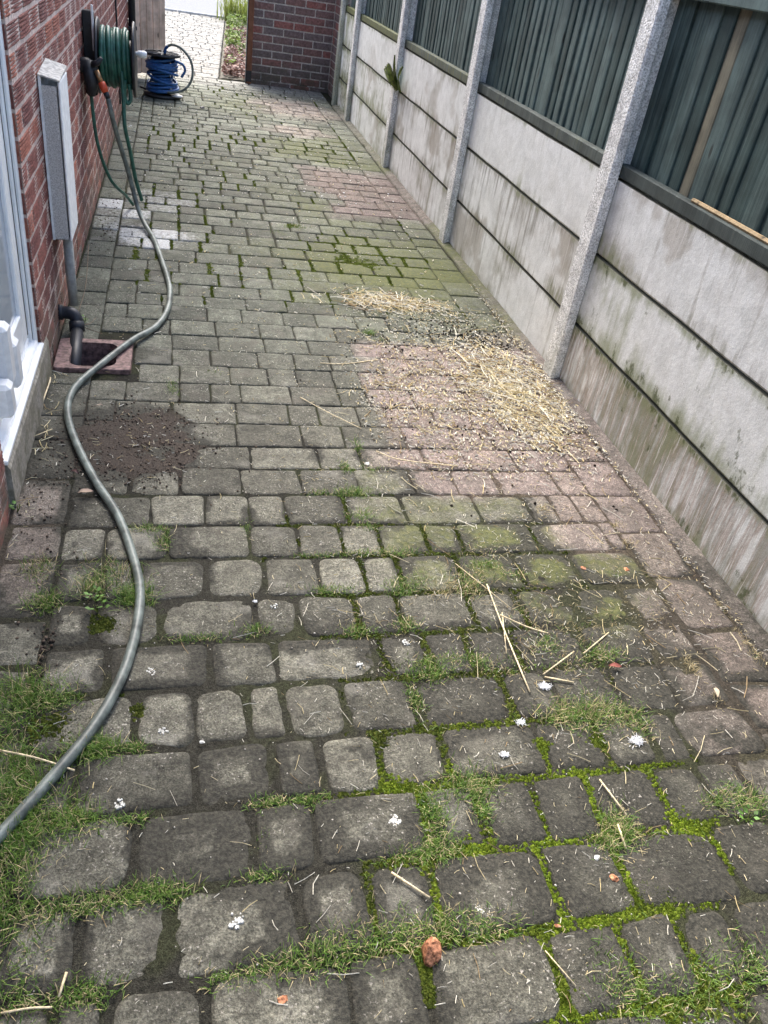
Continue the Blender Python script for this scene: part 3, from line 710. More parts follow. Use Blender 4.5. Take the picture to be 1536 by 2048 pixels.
t = MB(); t.add([(bx0-.001, by0-.009, .946), (bx1+.006, by0-.009, .931), (bx1+.006, by1+.004, .945), (bx0-.001, by1+.004, .962), (bx0-.001, by0-.009, .951), (bx1+.006, by0-.009, .937), (bx1+.006, by1+.004, .951), (bx0-.001, by1+.004, .968)],
    [(0, 3, 2, 1), (4, 5, 6, 7), (0, 1, 5, 4), (1, 2, 6, 5), (2, 3, 7, 6), (3, 0, 4, 7)])
part(t, 'sloping_cap', simple('weathered_white_cap', (.56, .55, .51), .85, .2, .35, 60, bump=.6), cab)
pipe = tag(empty('waste_pipe', (-.42, 3.3, 0)), 'grey pipe turning through a black elbow down into the drain', 'pipe')
pX, pY = WX+.050, 3.385
part(MB().tube([(pX-.004, pY, .372), (pX-.003, pY-.005, .2), (pX, pY-.01, .085)], .019, 14), 'grey_pipe', M_GPIPE, pipe, True)
el = MB().tube(spline([(WX-.01, 3.30, .082), (WX+.022, 3.30, .082), (WX+.050, 3.295, .080), (WX+.066, 3.285, .063), (WX+.068, 3.27, .036)], 5), .0255, 16)
el.tube([(WX-.003, 3.30, .082), (WX+.014, 3.30, .082)], .031, 16).tube([(WX+.0665, 3.281, .054), (WX+.069, 3.262, .018)], .030, 16)
part(el, 'elbow', M_BPIPE, pipe, True)
part(MB().tube([(WX+.068, 3.266, .026), (WX+.072, 3.16, -.09)] if False else [(WX+.0685, 3.266, .026), (WX+.073, 3.06, -.03), (WX+.075, 3.02, -.10)], .0245, 16), 'black_pipe', M_BPIPE, pipe, True)
o = MB().tube(spline([(WX+.008, 3.575, .5), (WX+.006, 3.577, .36), (WX+.010, 3.57, .2), (WX+.006, 3.565, .15)], 6), .004, 6).build('green_cable', M_GREEN, None, True)
tag(o, 'thin green cable running down the bricks behind the white box', 'cable')
# gully
gl = tag(empty('drain_gully', (-.33, 3.07, 0)), 'terracotta drain surround with a dark open hole in the paving', 'drain')
ox0, ox1, oy0, oy1 = GUL[0]+.004, GUL[1]-.004, GUL[2]+.004, GUL[3]-.004
hx0, hx1, hy0, hy1 = ox0+.052, ox1-.058, oy0+.028, oy1-.032
outer = []; inner = []
N4 = 8
def rrect(x0, x1, y0, y1, r, n=N4):
    P = []
    for cx, cy, a0 in ((x1-r, y1-r, 0), (x0+r, y1-r, 90), (x0+r, y0+r, 180), (x1-r, y0+r, 270)):
        for k in range(n): t = R(a0+90*k/(n-1)); P.append((cx+r*math.cos(t), cy+r*math.sin(t)))
    return P
A = rrect(ox0, ox1, oy0, oy1, .016); B = rrect(hx0, hx1, hy0, hy1, .045)
t = MB(); n = len(A)
V = [(x, y, -.05) for x, y in A]+[(x, y, .008) for x, y in A]+[(x*.985+.015*(ox0+ox1)/2, y*.985+.015*3.07, .012) for x, y in A]+[(x, y, .010) for x, y in B]+[(x, y, -.17) for x, y in B]
F = []
for i in range(4):
    for kk in range(n): F.append((i*n+kk, i*n+(kk+1) % n, (i+1)*n+(kk+1) % n, (i+1)*n+kk))
t.add(V, F); part(t, 'gully_surround', M_TERRA, gl)
t = MB(); t.add([(x, y, -.12) for x, y in B], [tuple(range(n))]); part(t, 'gully_water', M_DARKW, gl)
part(MB().tube([(hx0+.01, 3.055, -.075), (hx1-.004, 3.055, -.075)], .024, 12), 'cross_pipe', M_BPIPE, gl, True)
# soil wedge and weeds are laid later

# hose reel on the wall
RY, RZ = 5.0, .80; rx0, rx1 = WX+.072, WX+.252; RR = .150
reel = tag(empty('hose_reel', (WX, RY, RZ)), 'wall mounted reel wound with dark green garden hose', 'hose reel')
part(MB().box(WX+.001, WX+.058, RY-.012, RY+.05, .61, 1.0, .004), 'wall_bracket', M_BLACK, reel)
Mx = Matrix.Translation((0, RY, RZ)) @ Matrix.Rotation(R(90), 4, 'Y')
def disc(x, r): 
    return MB().lathe([(.0, x-.006), (r*.25, x-.007), (r*.3, x-.003), (r*.8, x-.004), (r*.96, x-.008), (r, x), (r*.96, x+.008), (r*.8, x+.004), (r*.3, x+.004), (r*.25, x+.008), (.0, x+.008)], 40, Mx)
part(disc(rx0, RR+.03), 'flange', M_BLACK, reel, True); part(disc(rx1, RR+.03), 'flange', M_BLACK, reel, True)
part(MB().lathe([(.001, WX+.058), (.05, WX+.058), (.05, rx0), (.09, rx0+.002), (.09, rx1)], 24, Mx), 'hub', M_BLACK, reel, True)
cp = []; turns = 9
for kk in range(turns*28+1):
    a = 2*math.pi*kk/28; x = rx0+.018+(rx1-rx0-.036)*kk/(turns*28)
    w = .006*math.sin(kk*.13)
    cp.append((x+.004*math.sin(a*1.3), RY+(RR-.020+w)*math.cos(a), RZ+(RR-.020+w)*math.sin(a)))
part(MB().tube(cp, .0122, 8), 'hose_coil', M_GHOSE, reel, True)
cp2 = [(x, RY+(y-RY)*.86, RZ+(z-RZ)*.86) for x, y, z in cp]
part(MB().tube(cp2, .0112, 6), 'hose_coil', M_GHOSE, reel, True)
part(MB().lathe([(.0, rx1+.065), (.014, rx1+.063), (.018, rx1+.05), (.017, rx1+.02), (.010, rx1+.016), (.010, rx1+.004)], 14, Mx @ Matrix.Translation((-.03, .02, 0))), 'crank_knob', M_WALLCAP, reel, True)
part(MB().box(rx0-.020, rx0-.009, RY-.09, RY-.07, .83, 1.035, .003), 'white_strip', M_WALLCAP, reel)
for a, (pts, nm) in enumerate((([(rx0+.12, RY-.13, .76), (rx0+.125, RY-.15, .62), (rx0+.128, RY-.17, .50), (rx0+.15, RY-.13, .36), (rx0+.17, RY-.10, .22), (rx0+.20, RY-.08, .10)], 'hanging_hose'),
                 ([(rx0+.135, RY-.12, .72), (rx0+.13, RY-.13, .64), (rx0+.145, RY-.13, .61), (rx0+.16, RY-.12, .635), (rx0+.155, RY-.11, .70)], 'hanging_loop'))):
    part(MB().tube(spline(pts, 6), .0105, 8), nm, M_GHOSE, reel, True)
# tap with hose connector beside the reel
tapx = WX+.03
tap = tag(empty('outside_tap', (WX, 4.80, .74)), 'black lagged outside tap with an orange hose connector', 'tap')
t = MB().tube(spline([(WX-.005, 4.80, .775), (WX+.03, 4.795, .78), (WX+.045, 4.79, .75), (WX+.045, 4.785, .69)], 5), [.034]*16, 12)
t.tube([(WX+.03, 4.79, .80), (WX+.05, 4.775, .70), (WX+.045, 4.78, .645)], [.03, .034, .02], 10)
part(t, 'lagging', M_BLACK, tap, True)
part(MB().tube([(WX+.06, 4.77, .79), (WX+.085, 4.76, .80), (WX+.105, 4.755, .825)], [.016, .014, .01], 8), 'lever', M_BPIPE, tap, True)
part(MB().tube([(WX+.075, 4.765, .765), (WX+.098, 4.755, .715)], .013, 10), 'spout', M_BRASS, tap, True)
part(MB().tube([(WX+.098, 4.755, .715), (WX+.106, 4.75, .695), (WX+.117, 4.745, .672)], [.017, .019, .016], 12), 'hose_connector', M_ORANGE, tap, True)
part(MB().tube([(WX+.117, 4.745, .672), (WX+.128, 4.74, .645)], [.015, .012], 10), 'connector_tail', M_BPIPE, tap, True)
# dark hose hanging from the wall and curling on the paving
o = MB().tube(spline([(WX+.04, 4.80, .66), (WX+.045, 4.80, .55), (WX+.055, 4.80, .43), (WX+.08, 4.82, .31), (WX+.12, 4.86, .2), (-.30, 5.0, .10), (-.265, 5.12, .015)], 6), .009, 8).build('drain_hose', M_GHOSE, None, True)
tag(o, 'dark green hose drooping from the tap to the paving beside the bricks', 'hose')
# long hose over the paving
hp = [(WX+.128, 4.74, .645), (WX+.140, 4.735, .58), (-.317, 4.78, .47), (-.285, 4.84, .33), (-.255, 4.86, .20), (-.225, 4.82, .09), (-.185, 4.72, .03)]
for u, v in ((308, 480), (325, 525), (336, 560), (340, 585), (334, 622), (310, 655), (265, 685), (200, 735), (150, 775), (135, 820), (150, 880), (190, 960), (235, 1030), (265, 1110), (280, 1180), (272, 1260), (245, 1350), (190, 1450), (100, 1560), (0, 1670), (-120, 1790), (-240, 1900)):
    p = at(u, v, 2, .014); z = .0145
    if GUL[2] < p[1] < GUL[3]+.05 and p[0] < -.15: z = .024
    hp.append((p[0], p[1], z))
o = MB().tube(spline(hp, 7), .0128, 12).build('garden_hose', M_HOSE, None, True)
tag(o, 'long grey green garden hose snaking over the paving from the reel', 'hose')
# cables on wall and black downpipe near the gate
o = MB().tube(spline([(WX+.008, 7.62, 1.5), (WX+.008, 7.61, .9), (WX+.01, 7.65, .5), (WX+.008, 7.66, .1)], 5), .008, 6).build('wall_cable', M_BPIPE, None, True)
tag(o, 'thin black cable running up the brick wall behind the hose reel', 'cable')
dp = tag(empty('downpipe', (WX+.05, 9.5, 0)), 'black downpipe on the far corner of the brick house', 'downpipe')
part(MB().tube([(WX+.04, 9.50, .0), (WX+.04, 9.50, 2.4)], .034, 12), 'pipe', M_BPIPE, dp, True)
for z in (.45, 1.9): part(MB().box(WX+.0, WX+.084, 9.46, 9.54, z, z+.03, .004), 'bracket', M_BPIPE, dp)

# blue reel standing on the paving
cr = tag(empty('cable_reel', (-.145, 8.80, 0)), 'blue hose wound on a black drum standing by the open gate', 'cable reel')
Mz = Matrix.Translation((-.145, 8.80, 0))
part(MB().lathe([(0, .004), (.165, .004), (.175, .012), (.172, .028), (.10, .034), (.0, .034)], 28, Mz), 'bottom_flange', M_BLACK, cr, True)
part(MB().lathe([(.03, .034), (.075, .036), (.075, .352), (.03, .353)], 20, Mz), 'core', M_BLACK, cr, True)
tf = MB().lathe([(.06, .352), (.165, .352), (.174, .362), (.168, .374), (.155, .372)], 32, Mz).lathe([(.0, .37), (.045, .372), (.055, .362), (.06, .352)], 20, Mz)
for kk in range(12):
    a = 2*math.pi*kk/12; tf.tube([(-.145+.04*math.cos(a), 8.8+.04*math.sin(a), .365), (-.145+.162*math.cos(a), 8.8+.162*math.sin(a), .366)], .0085, 6)
part(tf, 'top_flange', M_BLACK, cr)
q = random.Random(5); cp = []
for kk in range(13*24+1):
    a = 2*math.pi*kk/24; f = kk/(13*24); env = .105+.022*math.sin(f*9+1)+.02*abs(f-.5)*2
    cp.append((-.145+env*math.cos(a)+.006*math.sin(a*.37), 8.8+env*math.sin(a), .055+.27*f+.013*math.sin(a+f*14)))
part(MB().tube(cp, .0125, 8), 'hose_coil', M_BLUE, cr, True)
for ph, ra, z0, tl in ((0., .135, .10, .03), (2., .132, .16, -.035), (4., .14, .22, .03), (1., .13, .28, .02)):
    part(MB().tube([(-.145+ra*math.cos(t_), 8.8+ra*math.sin(t_), z0+tl*math.sin(t_+ph)) for t_ in np.linspace(0, 2*math.pi, 33)[:-1]], .0125, 8, closed=True), 'loose_turn', M_BLUE, cr, True)
part(MB().tube(spline([(-.12, 8.78, .37), (-.112, 8.78, .41), (-.09, 8.775, .435)], 4), .013, 8), 'blue_end', M_BLUE, cr, True)
part(MB().tube(spline([(-.09, 8.775, .435), (-.04, 8.76, .455), (.04, 8.74, .43), (.115, 8.72, .35), (.135, 8.70, .25), (.11, 8.68, .16), (.05, 8.66, .10), (-.03, 8.655, .072), (-.10, 8.66, .065)], 6), .0115, 8), 'dark_loop', M_HOSE, cr, True)
part(MB().tube(spline([(-.03, 8.70, .33), (.04, 8.70, .31), (.065, 8.70, .26), (.03, 8.69, .20)], 6), .0115, 8), 'loose_turn', M_BLUE, cr, True)
part(MB().lathe([(0, .022), (.05, .024), (.055, .034), (.0, .042)], 20, Matrix.Translation((-.01, 8.70, .006))), 'pale_lid', M_WALLCAP, cr, True)
o = MB().tube(spline([(-.36, 9.1, .012), (-.28, 9.0, .012), (-.24, 8.93, .014)], 5), .011, 6).build('dark_hose_end', M_BPIPE, None, True)
tag(o, 'short black hose end on the ground behind the blue reel', 'hose')

# ------------------------------------------------------------------ gate
gate = tag(empty('wooden_gate', (WX+.04, 9.66, 0)), 'brown timber gate of upright boards standing open by the house corner', 'gate')
GA = R(32)
def gp(s, d): return (WX+.045+s*math.cos(GA)-d*math.sin(GA), 9.66+s*math.sin(GA)+d*math.cos(GA))
gm = {}
gw = .072
for i in range(5):
    mb = MB().box(0, gw-.003, -.011, .011, .05, 1.85, .004)
    o = mb.build('board', M_GATE); x, y = gp(i*gw, random.uniform(-.003, .003)); o.location = (x, y, random.uniform(-.006, .006)); o.rotation_euler = (0, 0, GA); under(o, gate)
for z in (.25, 1.5):
    o = MB().box(0, 5*gw, .012, .045, z, z+.09, .004).build('rail', M_GATE); x, y = gp(0, 0); o.location = (x, y, 0); o.rotation_euler = (0, 0, GA); under(o, gate)
o = tag(MB().box(WX+.004, WX+.042, 9.63, 9.70, -.02, 2.0, .006).build('gate_hinge_post', M_GATEP), 'orange brown timber post at the house corner holding the gate', 'post')
gp_ = tag(empty('gate_post', (.775, GATEY-.03, 0)), 'slim red brown timber gate post against the far brick wall', 'post')
part(MB().box(.742, .802, GATEY-.085, GATEY-.008, -.02, 2.0, .005), 'timber', M_GATEP, gp_)
part(MB().box(.735, .7415, GATEY-.10, GATEY-.0, -.02, 2.0, .002), 'stop_strip', M_BPIPE, gp_)
part(MB().box(.7425, .803, GATEY-.089, GATEY-.0855, .02, .13, .001), 'drop_bolt', M_BLACK, gp_)

# ------------------------------------------------------------------ brick wall by the gate
gwall = tag(empty('garden_wall', (1.2, GATEY, 0)), 'weathered purple brown brick wall with pale joints beside the gateway', 'wall')
bm = {}
def flat_brick(L, face):
    k_ = (round(L, 3), face)
    if k_ not in bm:
        h = .064
        mb = MB().box(0, L, 0, .10, 0, h, .004) if face == 'y' else MB().box(0, .10, 0, L, 0, h, .004)
        bm[k_] = mesh('brick', mb.v, mb.f, M_BRICK2, simple_cols(len(mb.v), 0))
    return bm[k_]
for c in range(22):
    z = c*.0765-.035; off = c % 2; x = .806
    while x < 1.69-.03:
        L = 0.2145 if not (off and x < .81) else .104
        L = min(L, 1.69-x)
        o = obj('brick', flat_brick(L, 'y')); o.location = (x, GATEY+random.uniform(-.002, .002), z); under(o, gwall); x += L+.012
    y = GATEY-.012
    first = True
    while y > 9.50:
        L = .104 if (first and off) else 0.2145
        first = False; L = min(L, y-9.45)
        if L < .03: break
        o = obj('brick', flat_brick(L, 'x')); o.location = (1.694+random.uniform(-.002, .002), y-L, z); under(o, gwall); y -= L+.012
part(MB().box(.803, 1.79, GATEY+.006, GATEY+.105, -.06, 22*.0765-.04), 'mortar_backing', M_MORTAR2, gwall)
part(MB().box(1.700, 1.79, 9.44, GATEY+.004, -.06, 22*.0765-.04), 'mortar_backing', M_MORTAR2, gwall)
part(MB().box(.79, 1.81, GATEY-.02, GATEY+.13, 22*.0765-.038, 22*.0765+.03, .008), 'coping', M_KERB, gwall)

# ------------------------------------------------------------------ concrete fence
fence = tag(empty('concrete_fence', (FX, 3.0, 0)), 'concrete posts and stacked concrete gravel boards along the right of the path', 'fence')
postY = [PY0+PITCHY*k for k in range(-3, 4)]+[9.50-.02]
def hpost():
    """H section: front flange, web, back flange"""
    mb = MB(); H = 1.95; z0 = -.2
    x0, x1, x2, x3 = -.034, .006, .062, .095
    prof = [(x0, .008), (x0+.008, .0), (x1-.004, .0), (x1, .004), (x1, .035), (x2, .035), (x2, .003), (x3, .003), (x3, .107), (x2, .107), (x2, .075), (x1, .075), (x1, .106), (x1-.004, .110), (x0+.008, .110), (x0, .102)]
    n = len(prof); zs = np.linspace(z0, H, 24)
    for z in zs: mb.v += [(x, y, z) for x, y in prof]
    for i in range(len(zs)-1):
        for k_ in range(n): mb.f.append((i*n+k_, (i+1)*n+k_, (i+1)*n+(k_+1) % n, i*n+(k_+1) % n))
    mb.f.append(tuple(range((len(zs)-1)*n, len(zs)*n))[::-1])
    return mesh('concrete_post', mb.v, mb.f, M_POST)
pm = hpost()
for i, y in enumerate(postY):
    o = obj('concrete_post', pm); o.location = (FX, y, 0); o['algae'] = [.1, .12, .12, .12, .15, .3, .35, .75][i]; under(o, fence)
Z1, Z2, Z3 = .2789, .5839, .8821
def gboard(L, z0, z1, lift=0.):
    mb = MB(); h = z1-z0; ny, nz = 12, 5
    prof = [(.0385, .0), (.006, .0), (.0, .008), (.0, h-.0105), (.0015, h-.009), (.020, h-.009), (.0385, h-.009)]
    ys = np.linspace(0, L, 14)
    for j, y in enumerate(ys):
        for x, z in prof: mb.v.append((x+.0012*math.sin(j*1.7+z*9), y, z+.0015*math.sin(j*1.1+L*3)))
    m = len(prof)
    for j in range(len(ys)-1):
        for k_ in range(m): mb.f.append((j*m+k_, j*m+(k_+1) % m, (j+1)*m+(k_+1) % m, (j+1)*m+k_))
    mb.f += [tuple(range(m))[::-1], tuple(range((len(ys)-1)*m, len(ys)*m))]
    return mb
#            algae grime rust per bay (nearest first), board order bottom, middle, top
look = {2: [(.44, .56, .62), (.42, .02, .0), (.06, .22, .02)], 3: [(.16, .24, .08), (.14, .34, .08), (.02, -.02, .0)],
        4: [(.22, .34, .10), (.08, .30, .06), (.03, .12, .04)], 5: [(.28, .20, .06), (.42, .22, .06), (.16, .02, .02)],
        6: [(.75, .3, .0), (.65, .3, .0), (.5, .25, .0)], 1: [(.3, .5, .3), (.35, .2, .1), (.15, .3, .1)], 0: [(.3, .5, .3), (.35, .2, .1), (.15, .3, .1)]}
for b_ in range(len(postY)-1):
    ya = postY[b_]+.078; yb = postY[b_+1]+.032
    for k_, (z0, z1) in enumerate(((-.03, Z1), (Z1, Z2), (Z2, Z3))):
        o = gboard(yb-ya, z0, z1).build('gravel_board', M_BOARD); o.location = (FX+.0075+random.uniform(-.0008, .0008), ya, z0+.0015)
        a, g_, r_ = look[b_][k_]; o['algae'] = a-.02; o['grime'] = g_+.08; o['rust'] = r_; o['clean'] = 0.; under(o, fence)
# timber panels standing on the gravel boards
sn = {}
def slat_mesh(wd, h, s):
    k_ = (wd, round(h, 2), s)
    if k_ not in sn:
        q = random.Random(s*7+1); mb = MB(); n = 6; zs = np.linspace(0, h, 7)
        prof = [(-.0100, 0.), (-.0122, wd*.05), (-.0130, wd*.2), (-.0105, wd*.5), (-.0070, wd*.8), (-.0050, wd), (0, wd), (0, 0)]
        for z in zs:
            dx = q.uniform(-1, 1)*.0012; dy = q.uniform(-1, 1)*.0012
            mb.v += [(x+dx, y+dy, z) for x, y in prof]
        m = len(prof)
        for i in range(len(zs)-1):
            for k2 in range(m): mb.f.append((i*m+k2, (i+1)*m+k2, (i+1)*m+(k2+1) % m, i*m+(k2+1) % m))
        mb.f += [tuple(range(m)), tuple(range((len(zs)-1)*m, len(zs)*m))[::-1]]
        sn[k_] = mesh('slat', mb.v, mb.f, M_SLAT)
    return sn[k_]
plabels = {0: 'dark green slatted fence panel behind the viewpoint', 1: 'dark green slatted fence panel just outside the right edge', 2: 'nearest dark green slatted fence panel, with one bare tan slat', 3: 'second nearest dark green slatted fence panel, between the two nearest visible posts',
           4: 'third dark green slatted fence panel, above the fern', 5: 'fourth dark green slatted fence panel, algae along its foot', 6: 'short farthest slatted fence panel next to the brick wall'}
for b_ in range(1, len(postY)-1):
    ya = postY[b_]+.079; yb = postY[b_+1]+.031
    pan = tag(empty('timber_fence_panel', (FX+.045, (ya+yb)/2, Z3)), plabels[b_], 'fence panel', 'timber panels of the fence')
    rb = MB().box(FX+.008, FX+.045, ya, yb, Z3+.001, Z3+.050, .004)
    o = part(rb, 'bottom_rail', M_RAIL, pan); o['algae'] = [0, 0, -.25, .05, .25, .42, .5][b_]
    o = part(MB().box(FX+.012, FX+.045, ya, yb, 1.485, 1.535, .004), 'upper_rail', M_SLAT, pan); o['algae'] = -.3
    o = part(MB().box(FX+.008, FX+.062, ya, yb, 1.80, 1.84, .004), 'top_rail', M_RAIL, pan); o['algae'] = 0.
    step = .078 if b_ < 5 else .074; y = ya+.002; i = 0
    while y+step*.6 < yb:
        wd_ = random.choice([.078, .088, .098]); o = obj('slat', slat_mesh(wd_, .92, random.randrange(5))); o.location = (FX+.0605+random.uniform(-.002, .003), y, Z3+.001+random.uniform(0, .004)); o['algae'] = [-.3, -.3, -.35, -.12, .02, .12, .2][b_]+random.uniform(-.15, .1)
        o.rotation_euler = (random.uniform(-.006, .006), 0, random.uniform(-.05, .05))
        under(o, pan)
        y += step*wd_/.088; i += 1
# one bare slat and a loose batten lying on the rail in the nearest bay
M_TAN2 = mk_slat('worn_bare_timber', (.12, .115, .085), (.21, .19, .13))
sy = at(1432, 200, 0, FX+.05)[1]
near = min((o for o in bpy.data.objects if o.name.startswith('slat')), key=lambda o: abs(o.matrix_basis.translation.y-sy))
near.material_slots[0].link = 'OBJECT'; near.material_slots[0].material = M_TAN2; near['label'] = 'bare tan slat'
ba = at(1388, 394, 0, FX+.025); t = MB().tube([(FX+.026, ba[1], .9385), (FX+.028, 2.3, .939), (FX+.030, 1.75, .940)], .0085, 6)
tag(t.build('loose_batten', M_TAN), 'thin tan wooden stick lying along the nearest fence rail', 'stick')

# ------------------------------------------------------------------ plants, moss, straw and litter
def gauss(n, cx, cy, sx, sy): return np.column_stack([rng.normal(cx, sx, n), rng.normal(cy, sy, n)])
def inside(P): return P[(P[:, 0] > WX+.02) & (P[:, 0] < FX-.01) & (P[:, 1] > -.4) & (P[:, 1] < GATEY-.1)]
def ongully(P): return (P[:, 0] < GUL[1]) & (P[:, 1] > GUL[2]) & (P[:, 1] < GUL[3])

# -- moss cushions in the joints
def joint_pts():
    """points along joints with a moss amount"""
    q = np.random.default_rng(5); X, Y, W, U = [], [], [], []
    for x, y0, y1 in vj:
        if y1-y0 > 1 or y0 < .35 or y0 > GATEY-.2: continue
        n = int((y1-y0)/.0055); X.append(np.full(n, x)); Y.append(np.linspace(y0, y1, n)); W.append(np.full(n, True)); U.append(np.full(n, q.uniform(.35, 1.55)))
    for x0, x1, y in hj:
        if y < .35 or y > GATEY-.2: continue
        xx = np.arange(x0, x1, .0065); X.append(xx); Y.append(np.full(len(xx), y)); W.append(np.full(len(xx), False)); U.append(.5+vnoise(xx*9, np.full(len(xx), y*40), 8))
    x, y, v, u = map(np.concatenate, (X, Y, W, U))
    a = .05+.95*blob(x, y, .75, .80, .48, .44, .6, 91, .25)+.5*blob(x, y, .55, 1.8, .34, .55, .6, 99, .3)+.55*blob(x, y, .62, 1.32, .36, .3, .6, 92, .25)+.35*blob(x, y, 1.1, 1.6, .4, .45, .6, 93, .3)+.30*blob(x, y, -.2, 1.45, .2, .3, .6, 94, .3)
    a = a+np.where(v, .12+.42*sst(.45, .65, fbm(x, y, 1.7, 98)), .05)*sst(3.4, 4.1, y)+.4*blob(x, y, 1.1, 4.55, .45, .4, .6, 95, .3)+.3*blob(x, y, 1.2, 7.3, .5, .6, .6, 96, .3)+np.where(v, .25, 0)*blob(x, y, 0., 4.7, .35, .8, .6, 97, .3)
    a = a*(1-.95*zones(x, y)[0])*u
    k_ = (a > .30) & (np.where(v, vnoise(x*40, y*30, 3)*.7, vnoise(x*30, y*50, 4)*.8) < a)
    x, y, a, v = x[k_], y[k_], a[k_], v[k_]
    return np.column_stack([x+np.where(v, q.normal(0, .003, len(x)), 0), y+np.where(v, 0, q.normal(0, .003, len(x))), a])
JP = joint_pts()
def dome():
    V = [(0, 0, 1)]; n = 7
    for r_, z in ((.55, .78), (1, 0)):
        for k_ in range(n): t_ = 2*math.pi*(k_+(.5 if r_ < 1 else 0))/n; V.append((r_*math.cos(t_), r_*math.sin(t_), z))
    F = [(0, 1+k_, 1+(k_+1) % n) for k_ in range(n)]
    for k_ in range(n): F += [(1+k_, 1+n+k_, 1+n+(k_+1) % n), (1+k_, 1+n+(k_+1) % n, 1+(k_+1) % n)]
    return np.array(V), np.array(F)
DV, DF = dome()
def moss():
    extra = []
    for u, v, n, s in ((1270, 1790, 260, .028), (1330, 1800, 120, .025), (1180, 1815, 160, .025), (1225, 1740, 90, .014), (1085, 1930, 160, .016), (1130, 1990, 240, .03), (1080, 1850, 70, .01), (800, 1570, 140, .018), (850, 1600, 90, .012), (930, 1690, 120, .022),
                       (765, 1480, 90, .015), (790, 1330, 80, .012), (590, 452, 120, .03), (740, 525, 200, .06), (700, 520, 120, .05), (215, 1245, 160, .022), (120, 1450, 160, .03), (280, 1420, 70, .010), (1200, 1380, 40, .01), (1085, 1490, 80, .012), (1200, 1480, 90, .015), (1390, 1645, 130, .03), (1400, 1975, 220, .05), (1320, 2000, 160, .04), (855, 1930, 160, .016), (860, 1985, 120, .014)):
        p = at(u, v); P = gauss(n, p[0], p[1], s*.8, s*.62)
        extra.append(np.column_stack([P, np.full(n, 1.0)])[:int(n*.75)])
    P = np.vstack([JP]*4+extra*5); P[:, :2] += rng.normal(0, .0058, (len(P), 2))*np.clip(P[:, 2:3], .4, 1.4); n = len(P)
    near = 1-sst(2.2, 4.2, P[:, 1])
    am = P[:, 2]
    r_ = (.0026+.0042*rng.random(n)*np.clip(am, .3, 1.1))*(1+.9*(1-near)); h = r_*(.35+.45*rng.random(n))
    A = rotz(rng.random(n)*6.28)*np.stack([r_, r_, h], -1)[:, None, :]
    T = np.column_stack([P[:, :2]+rng.normal(0, .0035, (n, 2))*np.clip(am, .3, 1.3)[:, None], np.full(n, -.0075)+rng.random(n)*.003])
    br = rng.random(n)[:, None]; lively = np.clip(blob(P[:, 0], P[:, 1], .8, .78, .5, .4, .6, 3)+.22*(1-near), 0, 1)[:, None]
    lively = np.clip(lively*(.4+.9*vnoise(P[:, 0]*22, P[:, 1]*22, 14)[:, None]), 0, 1)
    C = (np.array([.055, .075, .017])*(1-br)+np.array([.115, .135, .026])*br)*(1-lively)+(np.array([.115, .175, .016])*(1-br)+np.array([.225, .295, .030])*br)*lively
    V1 = scatter(DV, DF, A, T, C*.7)
    # leaflets that break up the cushions
    k_ = 10; idx = np.repeat(np.arange(n), k_); m = len(idx)
    ph = rng.random(m)*6.28; rr = np.sqrt(rng.random(m))*.95
    base = T[idx]+np.column_stack([rr*np.cos(ph)*r_[idx], rr*np.sin(ph)*r_[idx], h[idx]*np.sqrt(1-rr**2)*.85])
    TV = np.array([(-.5, 0, 0), (.5, 0, 0), (0, .25, 1.)]); TF = np.array([(0, 1, 2)])
    L = (.0018+.0026*rng.random(m))*(1+.4*(1-near[idx])); tl = rr*.9+rng.normal(0, .35, m)
    A2 = (rotz(ph+1.57) @ rotx(-tl) @ rotz(rng.random(m)*6.28))*np.stack([L*.7, L*.7, L], -1)[:, None, :]
    C2 = C[idx]*(.75+.75*rng.random((m, 1)))
    V2 = scatter(TV, TF, A2, base, C2)
    V, F, C = cat_meshes([V1, V2])
    tag(obj('moss', mesh('moss', V, F, M_MOSS, C, True)), 'bright yellow green moss growing in the joints of the paving', 'moss', kind='stuff')
moss()
# -- grass
def blades(P, hmin, hmax, cols, lean=.6, wid=.0016):
    n = len(P); h = hmin+(hmax-hmin)*rng.random(n)**1.3; a = rng.random(n)*6.28; ln = np.clip(rng.normal(lean, .3, n), .05, 1.35)
    TV = []
    w = wid*(.7+.6*rng.random(n))
    out = []
    s = np.array([0, .4, .75, 1.0])
    cl = np.cos(ln); sl_ = np.sin(ln)
    Vv = []
    for i, t_ in enumerate(s):
        along = h*(t_*cl*(1-.35*t_*sl_)); side = h*(t_*t_*.6+t_*.4)*sl_
        ww = w*(1-t_*.85)
        cx = P[:, 0]+np.cos(a)*side; cy = P[:, 1]+np.sin(a)*side
        for sg in (-1, 1): Vv.append(np.column_stack([cx-np.sin(a)*ww*sg, cy+np.cos(a)*ww*sg, P[:, 2]+along]))
    V = np.stack(Vv, 1).reshape(-1, 3); f = np.array([(0, 1, 3, 2), (2, 3, 5, 4), (4, 5, 7, 6)])
    F = (f[None]+(np.arange(n)*8)[:, None, None]).reshape(-1, 4)
    C = np.repeat(cols, 8, 0)*np.tile(np.array([.6, .6, .9, .9, 1.1, 1.1, 1.25, 1.25]), n)[:, None]
    return V, F, C
def gcol(n, dry=.25):
    g1, g2, d = np.array([.070, .155, .026]), np.array([.165, .25, .048]), np.array([.44, .37, .21])
    t_ = rng.random((n, 1)); c = g1*(1-t_)+g2*t_; k_ = (rng.random((n, 1)) < dry*.62); return np.where(k_, d*(.7+.6*rng.random((n, 1))), c)
